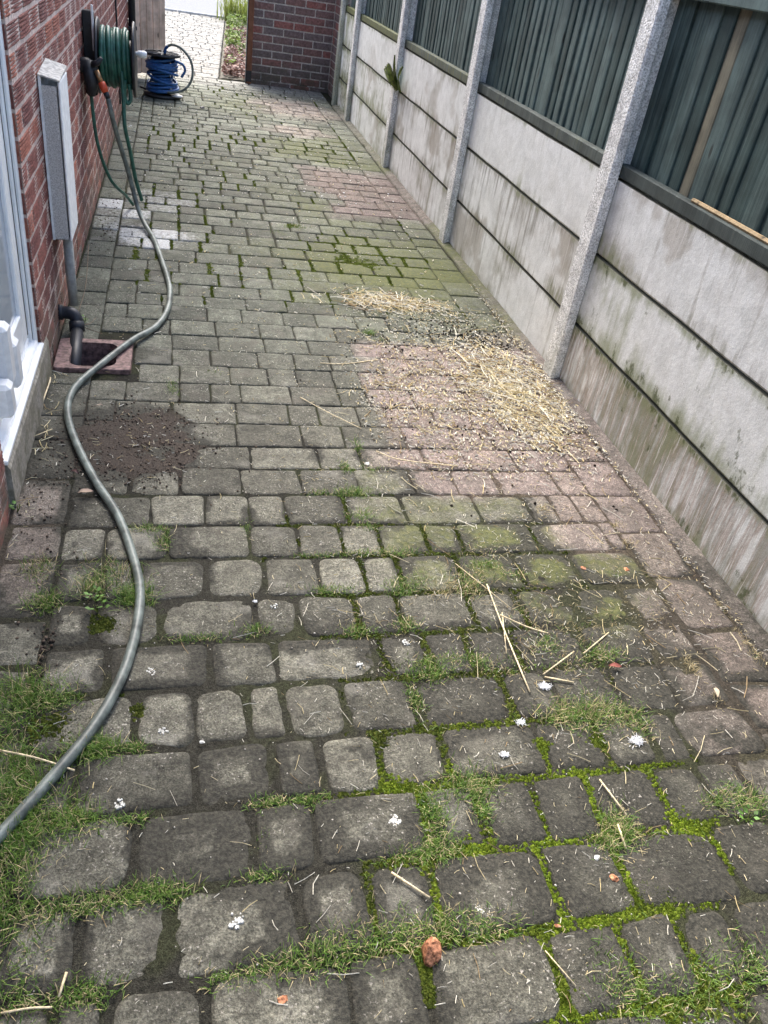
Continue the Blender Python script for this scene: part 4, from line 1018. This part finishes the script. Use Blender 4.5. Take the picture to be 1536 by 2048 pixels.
def grass():
    parts = []
    clumps = [  # pixel, count, spread, blade min/max, dry share
        (268, 1195, 420, (.030, .022), .02, .055, .12), (225, 1150, 260, (.05, .03), .02, .06, .6), (90, 1205, 220, (.028, .02), .02, .05, .35), (75, 1140, 160, (.03, .03), .015, .05, .7), (180, 1180, 200, (.03, .02), .02, .06, .75),
        (55, 1385, 420, (.05, .03), .02, .06, .35), (25, 1430, 320, (.04, .05), .02, .055, .3), (110, 1400, 200, (.04, .02), .015, .045, .4),
        (20, 1560, 500, (.04, .05), .02, .06, .3), (60, 1600, 420, (.05, .05), .02, .06, .25), (15, 1680, 460, (.04, .05), .02, .06, .25), (20, 1790, 420, (.03, .06), .02, .055, .35), (70, 1680, 250, (.04, .03), .015, .05, .3),
        (150, 1640, 330, (.035, .018), .02, .05, .3), (190, 1498, 380, (.030, .014), .018, .05, .2), (265, 1495, 120, (.02, .008), .012, .03, .3), (255, 1640, 120, (.03, .008), .012, .03, .3),
        (120, 1820, 240, (.06, .014), .015, .04, .5), (230, 1800, 240, (.05, .012), .015, .04, .45), (320, 1785, 330, (.035, .014), .012, .032, .35), (30, 2010, 160, (.04, .02), .015, .04, .4), (170, 1990, 240, (.03, .014), .012, .03, .3), (60, 1900, 100, (.02, .04), .012, .03, .3),
        (540, 1605, 160, (.03, .008), .01, .025, .25), (620, 1600, 160, (.03, .01), .01, .025, .25), (530, 1750, 120, (.03, .008), .01, .025, .3), (600, 1930, 260, (.07, .016), .015, .04, .45), (690, 1890, 340, (.05, .02), .015, .04, .4), (480, 1955, 160, (.04, .01), .012, .03, .35),
        (1180, 1425, 620, (.06, .03), .018, .05, .45), (1120, 1430, 260, (.04, .02), .015, .045, .5), (1260, 1440, 260, (.03, .03), .015, .045, .5), (1210, 1310, 300, (.035, .014), .015, .04, .35), (1090, 1290, 200, (.03, .02), .012, .035, .4),
        (940, 1570, 460, (.04, .022), .015, .038, .4), (960, 1610, 200, (.014, .03), .015, .035, .4), (870, 1630, 380, (.018, .032), .015, .04, .25), (880, 1700, 300, (.03, .016), .015, .035, .45), (820, 1710, 180, (.04, .012), .012, .03, .5),
        (1240, 1660, 420, (.03, .025), .015, .045, .6), (1220, 1690, 200, (.025, .02), .015, .04, .5), (900, 1850, 420, (.06, .018), .015, .04, .45), (800, 1880, 300, (.05, .02), .015, .04, .4), (980, 1860, 260, (.05, .014), .015, .035, .4),
        (1400, 1975, 420, (.08, .035), .012, .035, .3), (1300, 1990, 220, (.06, .03), .012, .03, .3), (1490, 1930, 240, (.05, .03), .012, .035, .3), (1240, 1960, 160, (.03, .03), .015, .04, .35), (1490, 1600, 320, (.035, .022), .018, .045, .45), (1440, 1600, 160, (.03, .015), .015, .04, .5),
        (700, 985, 380, (.04, .014), .012, .035, .2), (640, 985, 140, (.03, .008), .01, .025, .4), (725, 1032, 260, (.028, .016), .012, .032, .25), (735, 1055, 100, (.02, .01), .01, .025, .4), (690, 935, 160, (.014, .022), .01, .03, .25), (715, 890, 120, (.012, .03), .01, .03, .3), (745, 940, 100, (.02, .02), .01, .03, .5),
        (737, 668, 180, (.018, .010), .015, .045, .1), (760, 680, 60, (.02, .01), .01, .03, .3), (660, 1180, 300, (.05, .010), .01, .03, .25), (800, 1172, 280, (.03, .02), .012, .032, .2), (840, 1160, 160, (.02, .02), .012, .03, .3), (640, 1110, 160, (.06, .006), .01, .022, .3), (720, 1105, 180, (.05, .008), .01, .025, .35), (800, 1105, 200, (.04, .01), .01, .028, .4),
        (970, 1130, 220, (.03, .014), .012, .03, .35), (940, 1165, 260, (.04, .03), .015, .045, .8), (1020, 1150, 120, (.03, .01), .012, .03, .5), (715, 1260, 220, (.04, .012), .01, .028, .3), (810, 1250, 200, (.03, .014), .01, .028, .4), (860, 1340, 380, (.04, .022), .012, .035, .3), (830, 1400, 160, (.012, .025), .01, .03, .35), (900, 1320, 200, (.04, .012), .012, .03, .4), (955, 1320, 140, (.02, .014), .012, .03, .25),
        (300, 1060, 220, (.035, .010), .012, .035, .3), (325, 1085, 160, (.014, .02), .012, .035, .35), (490, 1055, 60, (.01, .02), .008, .02, .3), (400, 1275, 160, (.05, .008), .01, .025, .3), (510, 1260, 120, (.03, .012), .01, .028, .3), (345, 775, 120, (.012, .03), .01, .03, .1), (430, 745, 60, (.02, .01), .01, .025, .3), (590, 455, 160, (.06, .02), .01, .03, .25), (555, 465, 60, (.02, .015), .01, .03, .25),
        (530, 1670, 40, (.01, .02), .008, .02, .3), (1230, 1150, 50, (.014, .01), .01, .025, .1), (160, 640, 40, (.008, .008), .015, .04, .1), (460, 400, 40, (.03, .02), .008, .02, .2),
        (1235, 1050, 90, (.014, .012), .008, .025, 1.6), (1262, 1088, 90, (.02, .012), .008, .025, 1.6), (1382, 1335, 130, (.012, .02), .008, .03, 1.6), (1450, 1215, 80, (.012, .02), .008, .025, 1.6), (1430, 1395, 40, (.01, .01), .008, .025, 1.6), (1500, 1300, 160, (.012, .04), .008, .03, 1.5), (900, 1180, 140, (.05, .02), .01, .035, 1.6), (1060, 1230, 160, (.07, .04), .008, .03, 1.3), (1200, 1260, 160, (.07, .03), .008, .03, 1.2), (1000, 1330, 160, (.06, .03), .008, .028, .9), (1150, 1330, 160, (.06, .03), .008, .03, 1.), (960, 1100, 100, (.06, .02), .008, .025, 1.), (1310, 1230, 60, (.03, .03), .008, .025, 1.4), (1085, 1030-12, 70, (.012, .01), .01, .03, 1.6)]
    for u, v, n, (sx, sy), h0, h1, dry in clumps:
        p = at(u, v); n = int(n*1.5); P = gauss(n, p[0], p[1], sx*.85, sy); P = np.column_stack([P, np.full(len(P), -.006)])
        parts.append(blades(P, h0*.8, h1*.95, gcol(len(P), dry), .7, .00125))
    # thin growth along mossy joints
    J = JP[(JP[:, 1] < 3.0) & (JP[:, 2] > .42)]; J = J[rng.random(len(J)) < .30]
    P = np.column_stack([J[:, :2]+rng.normal(0, .006, (len(J), 2)), np.full(len(J), -.003)]); parts.append(blades(P, .006, .022, gcol(len(P), .3), .8, .001))
    V, F, C = cat_meshes(parts)
    tag(obj('grass', mesh('grass', V, F, M_VEG, C)), 'short green and dry grass growing in the paving joints', 'grass', kind='stuff')
grass()

# -- straw and shavings
def strawmesh(P, L, w, a, tilt, C, bend=None):
    n = len(P)
    TV = np.array([(x, y, z) for x in (-.5, 0, .5) for y, z in ((-.5, 0), (.5, 0), (0, .8))])
    TF = []
    for i in (0, 1):
        for k_ in range(3): TF.append((i*3+k_, i*3+(k_+1) % 3, (i+1)*3+(k_+1) % 3)); TF.append((i*3+k_, (i+1)*3+(k_+1) % 3, (i+1)*3+k_))
    TF = np.array(TF+[(0, 2, 1), (6, 7, 8)])
    bend = rng.normal(0, .05, n) if bend is None else bend
    A = (rotz(a) @ roty(tilt)); V = np.repeat(TV[None], n, 0).copy()
    V[:, :, 0] *= L[:, None]; V[:, :, 1] *= w[:, None]; V[:, :, 2] *= w[:, None]*.8
    V[:, 3:6, 1] += (bend*L)[:, None]
    V = np.einsum('nij,nkj->nki', A, V)+P[:, None, :]
    F = (TF[None]+(np.arange(n)*9)[:, None, None]).reshape(-1, 3)
    return V.reshape(-1, 3), F, np.repeat(C, 9, 0)
def scol(n, white=.2):
    a, b_ = np.array([.68, .55, .28]), np.array([.82, .74, .50]); t_ = rng.random((n, 1)); c = a*(1-t_)+b_*t_; c = np.where(rng.random((n, 1)) < .22, np.array([.36, .26, .14]), c)
    return np.where(rng.random((n, 1)) < white, np.array([.84, .80, .68]), c)*(.7+.45*rng.random((n, 1)))
def lay_straw():
    parts = []
    def field(P, l0, l1, w0, w1, white, lift=.006):
        P = inside(P); P = P[~ongully(P)]; n = len(P); L = l0+(l1-l0)*rng.random(n)**1.6
        w = (.85+.55*sst(1.6, 2.6, P[:, 1]))*(w0+(w1-w0)*rng.random(n)); tl = rng.normal(0, .08, n)*np.clip(.03/L, .2, 1)
        z = .0025+rng.random(n)**2*lift+np.abs(np.sin(tl))*L*.5
        parts.append(strawmesh(np.column_stack([P, z]), L, w, rng.random(n)*6.28, tl, scol(n, white)))
    def masked(n, x0, x1, y0, y1, f):
        P = np.column_stack([rng.uniform(x0, x1, n), rng.uniform(y0, y1, n)]); return P[rng.random(n) < f(P[:, 0], P[:, 1])]
    # heaps
    field(gauss(430, 1.01, 3.84, .125, .06), .015, .13, .0018, .0036, .45, .016)
    field(gauss(260, 1.2, 3.80, .12, .05), .008, .05, .0016, .003, .35, .010)
    field(gauss(430, 1.42, 3.02, .09, .19), .015, .17, .0016, .0034, .35, .018)
    field(gauss(650, 1.42, 2.85, .10, .24), .004, .03, .0016, .004, .8, .010)
    field(gauss(200, 1.46, 2.72, .075, .14), .02, .12, .0016, .003, .3, .014)
    # shavings thinning out over the pink patch
    f1 = lambda x, y: np.clip(blob(x, y, 1.40, 2.85, .26, .5, .75, 101, .3)+.35*blob(x, y, 1.15, 2.8, .5, .62, .6, 102, .3), 0, 1)*fbm(x, y, 13, 103)*1.5+.05
    field(masked(21000, .68, 1.62, 2.2, 3.45, f1), .003, .022, .0012, .0038, .5, .006)
    f2 = lambda x, y: blob(x, y, 1.25, 3.6, .45, .28, .7, 104, .4)*fbm(x, y, 15, 105)*1.2
    field(masked(4200, .7, 1.64, 3.2, 4.1, f2), .004, .018, .0016, .004, .6, .004)
    # mown bits on the mossy pavers
    f3 = lambda x, y: np.clip(blob(x, y, 1.2, 1.65, .45, .5, .7, 106, .3)+.4*blob(x, y, .85, 1.6, .5, .5, .7, 107, .3)+.25, 0, 1)*fbm(x, y, 9, 108)
    field(masked(9500, .3, 1.62, .5, 2.3, f3), .003, .022, .0009, .0021, .45, .003)
    f4 = lambda x, y: (.25+.5*blob(x, y, .55, 2.7, .45, .8, .8, 109, .3))*fbm(x, y, 6, 110)
    field(masked(10000, -.3, 1.2, .45, 4.8, f4), .003, .016, .0008, .0019, .6, .003)
    field(gauss(70, -.13, 2.42, .12, .14), .008, .035, .0012, .0022, .3, .006)
    field(masked(2200, -.3, 1.5, 3.6, 9.8, lambda x, y: fbm(x, y, 5, 111)*.55), .005, .022, .002, .005, .6, .003)
    # medium straws strewn about
    field(masked(560, .6, 1.6, 1.0, 3.6, lambda x, y: .35+.6*blob(x, y, 1.2, 2.9, .45, .6, .7, 112)), .03, .10, .0015, .0028, .2, .006)
    field(masked(200, .1, 1.5, .5, 1.7, lambda x, y: np.full_like(x, .55)), .02, .06, .0012, .0022, .3, .004)
    field(masked(120, -.3, .4, .6, 4.4, lambda x, y: np.full_like(x, .5)), .015, .05, .001, .002, .35, .003)
    # debris along the foot of the fence and the house
    n = 1500; y = rng.uniform(.9, 4.2, n); field(np.column_stack([rng.normal(1.615, .018, n), y])[rng.random(n) < .35+.6*sst(2.2, 3., y)*(1-sst(3.4, 4.0, y))], .004, .02, .0015, .004, .45, .012)
    n = 60; field(np.column_stack([rng.normal(WX+.035, .014, n), rng.uniform(1.8, 3.0, n)]), .01, .07, .001, .0025, .3, .006)
    V, F, C = cat_meshes(parts)
    tag(obj('straw_litter', mesh('straw_litter', V, F, M_STRAW, C)), 'pale straw and wood shavings strewn over the pink patch of paving', 'straw', kind='stuff')
lay_straw()
# single stalks that stand out
def stalk(pts, r_, label, grp=None):
    P = [(*at(u, v)[:2], z) for u, v, z in pts]
    o = MB().tube(spline(P, 5) if len(P) > 2 else P, r_*.72, 6).build('straw_stalk', M_STALK, None, True)
    return tag(o, label, 'straw', 'single long straws')
M_STALK = simple('dry_straw', (.72, .60, .38), .5, .35, .3, 120, bump=.3)
stalk([(972, 1175, .012), (1000, 1250, .012), (1058, 1388, .008)], .0032, 'long bent straw stalk lying across the mossy pavers near the grass clump')
stalk([(1002, 1232, .014), (1012, 1310, .006)], .0022, 'shorter straw crossing beside the long bent stalk')
stalk([(998, 1238, .016), (1050, 1258, .01), (1095, 1270, .006)], .003, 'thick pale straw pointing right from the long bent stalk')
stalk([(1165, 1312, .01), (1216, 1268, .006)], .0028, 'straw lying at a slant just above the green tuft')
stalk([(1085, 1352, .006), (1146, 1308, .01)], .0028, 'pale straw slanting up to the right left of the green tuft')
stalk([(1088, 1357, .006), (1146, 1368, .006)], .0032, 'flat straw lying level below the slanting straws')
stalk([(1020, 1220, .008), (910, 1130, .006)][::-1], .0018, 'thin dark straw running down from the dry grass')
stalk([(600, 797, .006), (655, 828, .008), (722, 860, .006)], .0022, 'long thin straw on the grey pavers left of the pink patch')
stalk([(782, 1748, .006), (858, 1800, .008)], .0036, 'broad pale straw between dark pavers near the bottom')
stalk([(1198, 1562, .006), (1250, 1635, .01)], .0028, 'straight straw leaning on the brown grass at the lower right')
stalk([(1232, 1655, .012), (1250, 1700, .006)], .0034, 'short thick straw upright in the brown grass at the lower right')
stalk([(0, 1512, .02), (75, 1528, .02), (150, 1548, .012)], .0032, 'long straw lying under the hose at the left edge')
stalk([(1088, 1905, .008), (1150, 1975, .006)][::-1], .0018, 'thin straw bridging a mossy joint at the bottom')
stalk([(118, 1998, .006), (134, 1950, .010)], .0034, 'white flat straw in the bottom left corner grass')
stalk([(0, 2030, .006), (60, 2022, .01), (105, 2018, .006)], .0028, 'pale curved straw in the very bottom left corner')
stalk([(640, 728, .004), (690, 730, .006), (755, 722, .006)], .0028, 'straw lying level beside the left edge of the pink patch')
stalk([(752, 905, .006), (800, 925, .012), (915, 935, .006)], .0028, 'straw along the lower edge of the pink patch')
stalk([(85, 812, .012), (100, 775, .02), (102, 765, .02)], .0040, 'pale straw wedged between the concrete step and the paving')
stalk([(60, 880, .008), (105, 862, .008)], .0020, 'thin straw in the dirt at the foot of the step')
stalk([(1020, 1500, .004), (1100, 1478, .006)], .0001+.0015, 'fine straw on the dark pavers right of centre') if False else None
# -- droppings, soil crumbs, pale crumbs
def ico():
    V = [(0, 0, 1)]+[(.894*math.cos(R(72*k_)), .894*math.sin(R(72*k_)), .447) for k_ in range(5)]+[(.894*math.cos(R(72*k_+36)), .894*math.sin(R(72*k_+36)), -.447) for k_ in range(5)]+[(0, 0, -1)]
    F = [(0, 1+k_, 1+(k_+1) % 5) for k_ in range(5)]+[(11, 6+(k_+1) % 5, 6+k_) for k_ in range(5)]
    for k_ in range(5): F += [(1+k_, 6+k_, 1+(k_+1) % 5), (6+k_, 6+(k_+1) % 5, 1+(k_+1) % 5)]
    return np.array(V), np.array(F)
IV, IF = ico()
def crumbs(P, r0, r1, C, zoff=.0, flat=.8):
    n = len(P); r_ = r0+(r1-r0)*rng.random(n)**1.5
    A = rotz(rng.random(n)*6.28) @ rotx(rng.normal(0, .3, n)); A = A*np.stack([r_*rng.uniform(.7, 1.3, n), r_, r_*flat], -1)[:, None, :]
    return scatter(IV, IF, A, np.column_stack([P, np.full(n, zoff)+r_*.4]), C)
def litter():
    q = rng; parts = []
    P = np.vstack([gauss(130, 1.36, 3.47, .14, .06), gauss(70, 1.3, 3.6, .16, .05), gauss(110, 1.25, 2.75, .25, .35), gauss(60, 1.46, 3.36, .05, .02), gauss(40, 1.1, 3.3, .2, .06)]); P = inside(P)
    parts.append(crumbs(P, .0032, .0058, np.array([.022, .016, .012])*(.6+.8*q.random((len(P), 1))), .001, 1.))
    P = np.vstack([gauss(1300, -.15, 2.42, .13, .14), gauss(110, -.38, 2.25, .04, .25), gauss(200, -.4, 4.85, .05, .35), gauss(50, -.37, 1.9, .05, .2), gauss(120, -.32, 1.42, .015, .1), gauss(160, 1.46, 3.35, .06, .03), gauss(90, -.30, 5.2, .05, .4)]); P = inside(P); P = P[~ongully(P)]
    parts.append(crumbs(P, .001, .005, np.array([.085, .065, .05])*(.4+q.random((len(P), 1))), -.001))
    P = np.column_stack([q.uniform(-.45, 1.6, 5200), q.uniform(.4, 6.5, 5200)]); P = P[q.random(len(P)) < fbm(P[:, 0], P[:, 1], 5, 120)]; P = P[~ongully(P)]
    parts.append(crumbs(P, .0008, .0026, np.array([.45, .42, .37])*(.5+.8*q.random((len(P), 1))), 0.))
    P = np.column_stack([q.uniform(-.4, 1.6, 700), q.uniform(5.5, 10.2, 700)])
    parts.append(crumbs(P, .002, .009, np.where(q.random((700, 1)) < .5, .6, .04)*np.ones((1, 3))*(.7+.5*q.random((700, 1))), 0., .4))
    V, F, C = cat_meshes(parts)
    tag(obj('ground_crumbs', mesh('ground_crumbs', V, F, M_BIT, C, True)), 'dark droppings, soil crumbs and grit scattered over the paving', 'debris', kind='stuff')
litter()
# -- small single things on the paving
def rock(name, loc, s, mat, label, cat, seed, grp=None, flat=1.0):
    import bmesh
    q = random.Random(seed); bm_ = bmesh.new(); bmesh.ops.create_icosphere(bm_, subdivisions=2, radius=1)
    cuts = [Vector((q.uniform(-1, 1), q.uniform(-1, 1), q.uniform(-.6, 1))).normalized() for _ in range(9)]
    for v in bm_.verts:
        p = v.co.copy()
        for c_ in cuts:
            d_ = p.dot(c_)-.55
            if d_ > 0: p -= c_*d_
        v.co = Vector((p.x*s[0]*1.25, p.y*s[1]*1.25, max(p.z, -.5)*s[2]*1.25))
    me = bpy.data.meshes.new(name); bm_.to_mesh(me); bm_.free(); me.materials.append(mat)
    o = obj(name, me); o.location = loc; o.rotation_euler = (0, 0, q.uniform(0, 6)); return tag(o, label, cat, grp)
p = at(858, 1915); rock('brick_fragment', (p[0], p[1]+.005, .014), (.021, .019, .024), M_RED, 'broken orange brick lump on the moss near the bottom', 'stone', 4)
for i, (u, v, s, lb) in enumerate(((567, 2000, .011, 'flat red brick chip on a paver at the bottom left of centre'), (1228, 1756, .010, 'small pink brick chip on a paver at the lower right'), (1193, 1718, .008, 'beige stone chip in a joint at the lower right'), (1253, 1140, .012, 'red chip by a green tuft near the fence'), (1165, 1137, .010, 'dark red chip between the olive pavers'), (1115, 1853, .006, 'tiny red pebble in a mossy joint'), (405, 1486, .006, 'grey pebble at the paver corner beside the hose'), (735, 928, .011, 'white pebble on a paver left of the pink patch'))):
    p = at(u, v); rock('chip', (p[0], p[1], .003), (s, s*.75, s*.4), M_RED if i in (0, 1, 3, 4, 5) else M_SPLAT, lb, 'chip', 20+i)
p = at(405, 217); rock('dark_clod', (p[0], p[1], .01), (.03, .02, .015), M_BLACK, 'small black clod on the far paving before the gate', 'clod', 50)
def fluff(u, v, size, label, seed):
    q = random.Random(seed); p = at(u, v); mb = MB()
    for i in range(150):
        a = q.uniform(0, 6.28); el_ = q.uniform(.0, .9); L = size*q.uniform(.25, .8); o_ = Vector((q.gauss(0, size*.42), q.gauss(0, size*.3), .003+abs(q.gauss(0, size*.12))))
        d_ = Vector((math.cos(a)*math.cos(el_), math.sin(a)*math.cos(el_), math.sin(el_)*.6)); s_ = Vector((-math.sin(a), math.cos(a), 0))*q.uniform(-.5, .5)
        mb.tube([o_, o_+d_*L*.5+s_*L*.15, o_+d_*L*.9+s_*L*.4-Vector((0, 0, L*.1))], [.0009, .0007, .0004], 3)
    o = mb.build('down_feather', M_FLUFF, None, True); o.location = (p[0], p[1], .001); return tag(o, label, 'feather', 'white down feathers')
fluff(1272, 1485, .020, 'large tuft of white down beside the grass clump', 1)
fluff(1088, 1375, .016, 'tuft of white down below the flat straws', 2)
fluff(1040, 1447, .011, 'small wisp of white down near the mossy joint', 3)
fluff(1008, 1512, .010, 'faint wisp of white down on a dark paver', 4)
fluff(510, 1215-10, .006, 'small pale wisp of down beside the long grass joint', 5)
def splat(u, v, size, label, seed, n=22):
    q = random.Random(seed); p = at(u, v); mb = MB()
    for i in range(n):
        r_ = size*q.uniform(.10, .26); a = q.uniform(0, 6.28); d_ = size*q.uniform(0, 1)**.7*.95; cx, cy = d_*math.cos(a), d_*math.sin(a); m = 10
        ring = [(cx+r_*q.uniform(.75, 1.2)*math.cos(2*math.pi*k_/m), cy+r_*q.uniform(.75, 1.2)*math.sin(2*math.pi*k_/m)) for k_ in range(m)]
        h = .0003+.0008*q.random()
        V = [(x, y, -.003) for x, y in ring]+[(cx+(x-cx)*.8, cy+(y-cy)*.8, h) for x, y in ring]+[(cx, cy, h*1.3)]
        F = [(k_, (k_+1) % m, m+(k_+1) % m, m+k_) for k_ in range(m)]+[(m+k_, m+(k_+1) % m, 2*m) for k_ in range(m)]
        mb.add(V, F)
    o = mb.build('lichen_spot', M_SPLAT); o.location = (p[0], p[1], .0018); return tag(o, label, 'lichen', 'white lichen spots on the pavers')
splat(788, 1641, .014, 'bright white crusty spot on the paver right of bottom centre', 1, 40)
splat(812, 1285, .012, 'pale round spot with a straw beside the mossy joint', 2)
splat(960, 1817, .012, 'white crusty spot on the dark paver, left of a pair', 3, 26); splat(990, 1820, .012, 'white crusty spot on the dark paver, right of a pair', 4, 26)
splat(472, 1842, .016, 'pale grey crusty ring on the brown paver at lower left', 5, 26)
splat(548, 1213, .011, 'faint white spot on a paver left of centre', 6); splat(300, 1345, .013, 'white patch on the paver right of the hose', 7); splat(238, 1607, .013, 'white patch on the pale paver at lower left', 8)
splat(718, 1330, .011, 'faint white patch on a dark paver near the centre', 9); splat(325, 1462, .012, 'white patch on the small paver beside the hose', 10)
# dead leaves
def leaf(u, v, L, a, label, colr, seed):
    q = random.Random(seed); p = at(u, v); mb = MB(); n = 6
    for i in range(n+1):
        t_ = i/n; w_ = L*.22*math.sin(math.pi*min(1, t_*.95+.03))**.8+.0004; z = .004+.006*math.sin(t_*3)+.004*q.random()
        mb.v += [(L*(t_-.5), -w_, z+.003), (L*(t_-.5), 0, z-.001), (L*(t_-.5), w_, z+.003)]
    for i in range(n):
        for j in (0, 1): mb.f.append((i*3+j, (i+1)*3+j, (i+1)*3+j+1, i*3+j+1))
    o = mb.build('dead_leaf', simple('leaf_%d' % seed, colr, .7), None, True); o.location = (p[0], p[1], .003); o.rotation_euler = (0, 0, a); return tag(o, label, 'leaf')
leaf(172, 990, .045, .1, 'pale curled leaf on the paving below the dirt patch', (.34, .25, .19), 1)
leaf(200, 817, .022, .2, 'small pale leaf at the top of the dirt patch', (.45, .36, .28), 2)
leaf(150, 950, .030, -.5, 'dark red leaf in the joint beside the hose', (.06, .025, .025), 3)
leaf(1228, 1338, .035, -.3, 'red brown leaf in the green tuft below the straws', (.20, .06, .045), 4)
leaf(1428, 1390, .030, 1.4, 'tan leaf on the pavers near the fence', (.50, .40, .28), 5)

# -- fern rooted between the gravel boards
fern = tag(empty('fern', (FX-.004, 6.66, Z2)), 'small green fern growing from the joint between the gravel boards', 'fern')
M_FERN = simple('fern_green', (.12, .16, .03), .6, .3, .5, 40)
def frond(tip, mid, name='frond'):
    b0 = np.array([FX-.002, 6.665, Z2+.005]); P = spline([b0, np.array(mid), np.array(tip)], 12); n = len(P); mb = MB()
    T = np.gradient(P, axis=0); T /= np.linalg.norm(T, axis=1)[:, None]
    for i in range(3, n-1):
        t_ = i/n; L = .050*math.sin(math.pi*(t_*.8+.16))**.9; S = np.cross(T[i], np.array([-1, 0, 0.15])); S /= np.linalg.norm(S)
        for sg in (-1, 1):
            e = P[i]+S*sg*L+T[i]*L*.35+np.array([-.006, 0, -.004]); a_ = P[i]-T[i]*.007; c_ = P[i]+T[i]*.009; m_ = (P[i]+e)/2+np.array([-.004, 0, 0])
            mb.add([a_, m_-T[i]*.008, e, m_+T[i]*.009, c_], [(0, 1, 3, 4), (1, 2, 3)])
    mb.tube(P, np.linspace(.0035, .001, n), 5)
    o = part(mb, name, M_FERN, fern)
frond((FX-.075, 6.70, Z2+.245), (FX-.06, 6.68, Z2+.13)); frond((FX-.09, 6.93, Z2+.13), (FX-.06, 6.78, Z2+.085)); frond((FX-.06, 6.46, Z2+.20), (FX-.055, 6.58, Z2+.11)); frond((FX-.10, 6.80, Z2+.17), (FX-.075, 6.72, Z2+.11)); frond((FX-.09, 6.58, Z2+.17), (FX-.07, 6.63, Z2+.10))
# -- weeds by the pipe
def weed(x, y, h, label, seed, leaves=True):
    q = random.Random(seed); e = tag(empty('weed', (x, y, 0)), label, 'weed'); mb = MB()
    for i in range(3):
        a = q.uniform(0, 6.28); mb.tube(spline([(x, y, -.005), (x+.01*math.cos(a), y+.01*math.sin(a), h*.5), (x+h*.35*math.cos(a), y+h*.35*math.sin(a), h*q.uniform(.7, 1))], 4), .0013, 4)
    part(mb, 'stem', M_TAN if not leaves else M_FERN, e)
    if leaves:
        mb = MB()
        for i in range(9):
            a = q.uniform(0, 6.28); r_ = q.uniform(.006, .02); c = np.array([x+r_*math.cos(a), y+r_*math.sin(a), q.uniform(.01, h)]); L = q.uniform(.008, .014)
            d_ = np.array([math.cos(a), math.sin(a), .4]); s_ = np.array([-math.sin(a), math.cos(a), 0])
            mb.add([c, c+d_*L*.5+s_*L*.5, c+d_*L*1.1, c+d_*L*.5-s_*L*.5], [(0, 1, 2, 3)])
        part(mb, 'leaf', M_WEED, e)
    return e
M_WEED = simple('weed_green', (.10, .20, .04), .55, .3, .4, 60)
p = at(168, 648); weed(p[0], p[1], .035, 'small bright green weed beside the black pipe', 1)
p = at(8, 1008); weed(-.462, 2.03, .03, 'tiny green weed at the corner of the concrete step', 2)
for i, (u, v) in enumerate(((195, 1222), (192, 1200))):
    p = at(u, v); weed(p[0], p[1], .03, ('broad leaved weed in the joint left of the hose, lower of two', 'broad leaved weed in the joint left of the hose, upper of two')[i], 5+i)
p = at(1495, 1640); weed(p[0], p[1], .02, 'small green weed in the joint at the right edge', 9)
p = at(175, 690)
tw = MB()
for i, (a, b_, c_) in enumerate((((148, 648), (172, 600), (181, 540)), ((150, 655), (165, 660), (205, 672)), ((152, 665), (178, 655), (192, 640)), ((150, 590), (155, 572), (170, 566)))):
    z = (.0, .05, .12) if i == 0 else (.03, .012, .006) if i < 3 else (.02, .03, .03)
    tw.tube(spline([(*at(*a)[:2], .004+z[0]), (*at(*b_)[:2], .004+z[1]), (*at(*c_)[:2], .004+z[2])], 5), .0016, 4)
M_TWIG = simple('dry_twig', (.16, .12, .085), .8)
tag(tw.build('dry_stems', M_TWIG), 'thin dry weed stems behind the black pipe elbow', 'twigs')

# -- planted bed beyond the gateway
bed = tag(obj('soil_bed', (lambda: mesh('soil_bed', [(.47, 10.45, -.01), (.74, 10.45, -.01), (3.2, 10.45, -.01), (3.2, 16.9, .0), (.83, 16.9, .0)], [(0, 1, 2, 3, 4)], M_GROUND))()), kind='structure')
def leafy():
    n = 5200; y = rng.uniform(10.5, 16.8, n); x = .5+(y-10.5)*.057+np.abs(rng.normal(0, .22, n)); keep = rng.random(n) < (.35+.65*fbm(x, y, 2.2, 130)); x, y = x[keep], y[keep]; n = len(x)
    g = fbm(x, y, 1.6, 131) > .52
    C = np.where(g[:, None], np.array([.16, .22, .05]), np.array([.20, .12, .10]))*(.4+1.1*rng.random((n, 1)))
    TV = np.array([(-.5, 0, 0), (0, -.5, .1), (.5, 0, 0), (0, .5, .1)]); TF = np.array([(0, 1, 2, 3)])
    s = .025+.04*rng.random(n); A = (rotz(rng.random(n)*6.28) @ rotx(rng.normal(0, .7, n)))*s[:, None, None]
    V, F, C2 = scatter(TV, TF, A, np.column_stack([x, y, .01+rng.random(n)**2*.12*np.where(g, 1.3, .5)]), C)
    tag(obj('ground_cover', mesh('ground_cover', V, F, M_VEG, C2)), 'low leafy ground cover and dead leaves beside the front path', 'ground cover', kind='stuff')
leafy()
gp0 = at(470, 40); irs = tag(empty('iris_clump', (gp0[0], gp0[1], 0)), 'clump of upright yellow green strap leaves by the front path', 'plant')
q = random.Random(3)
P = np.column_stack([rng.normal(gp0[0], .13, 260), rng.normal(gp0[1]-.2, .16, 260), np.zeros(260)])
V, F, C = blades(P, .25, .62, np.array([.24, .28, .06])*(.6+.7*rng.random((260, 1))), .35, .011)
under(obj('strap_leaves', mesh('strap_leaves', V, F, M_VEG, C)), irs)
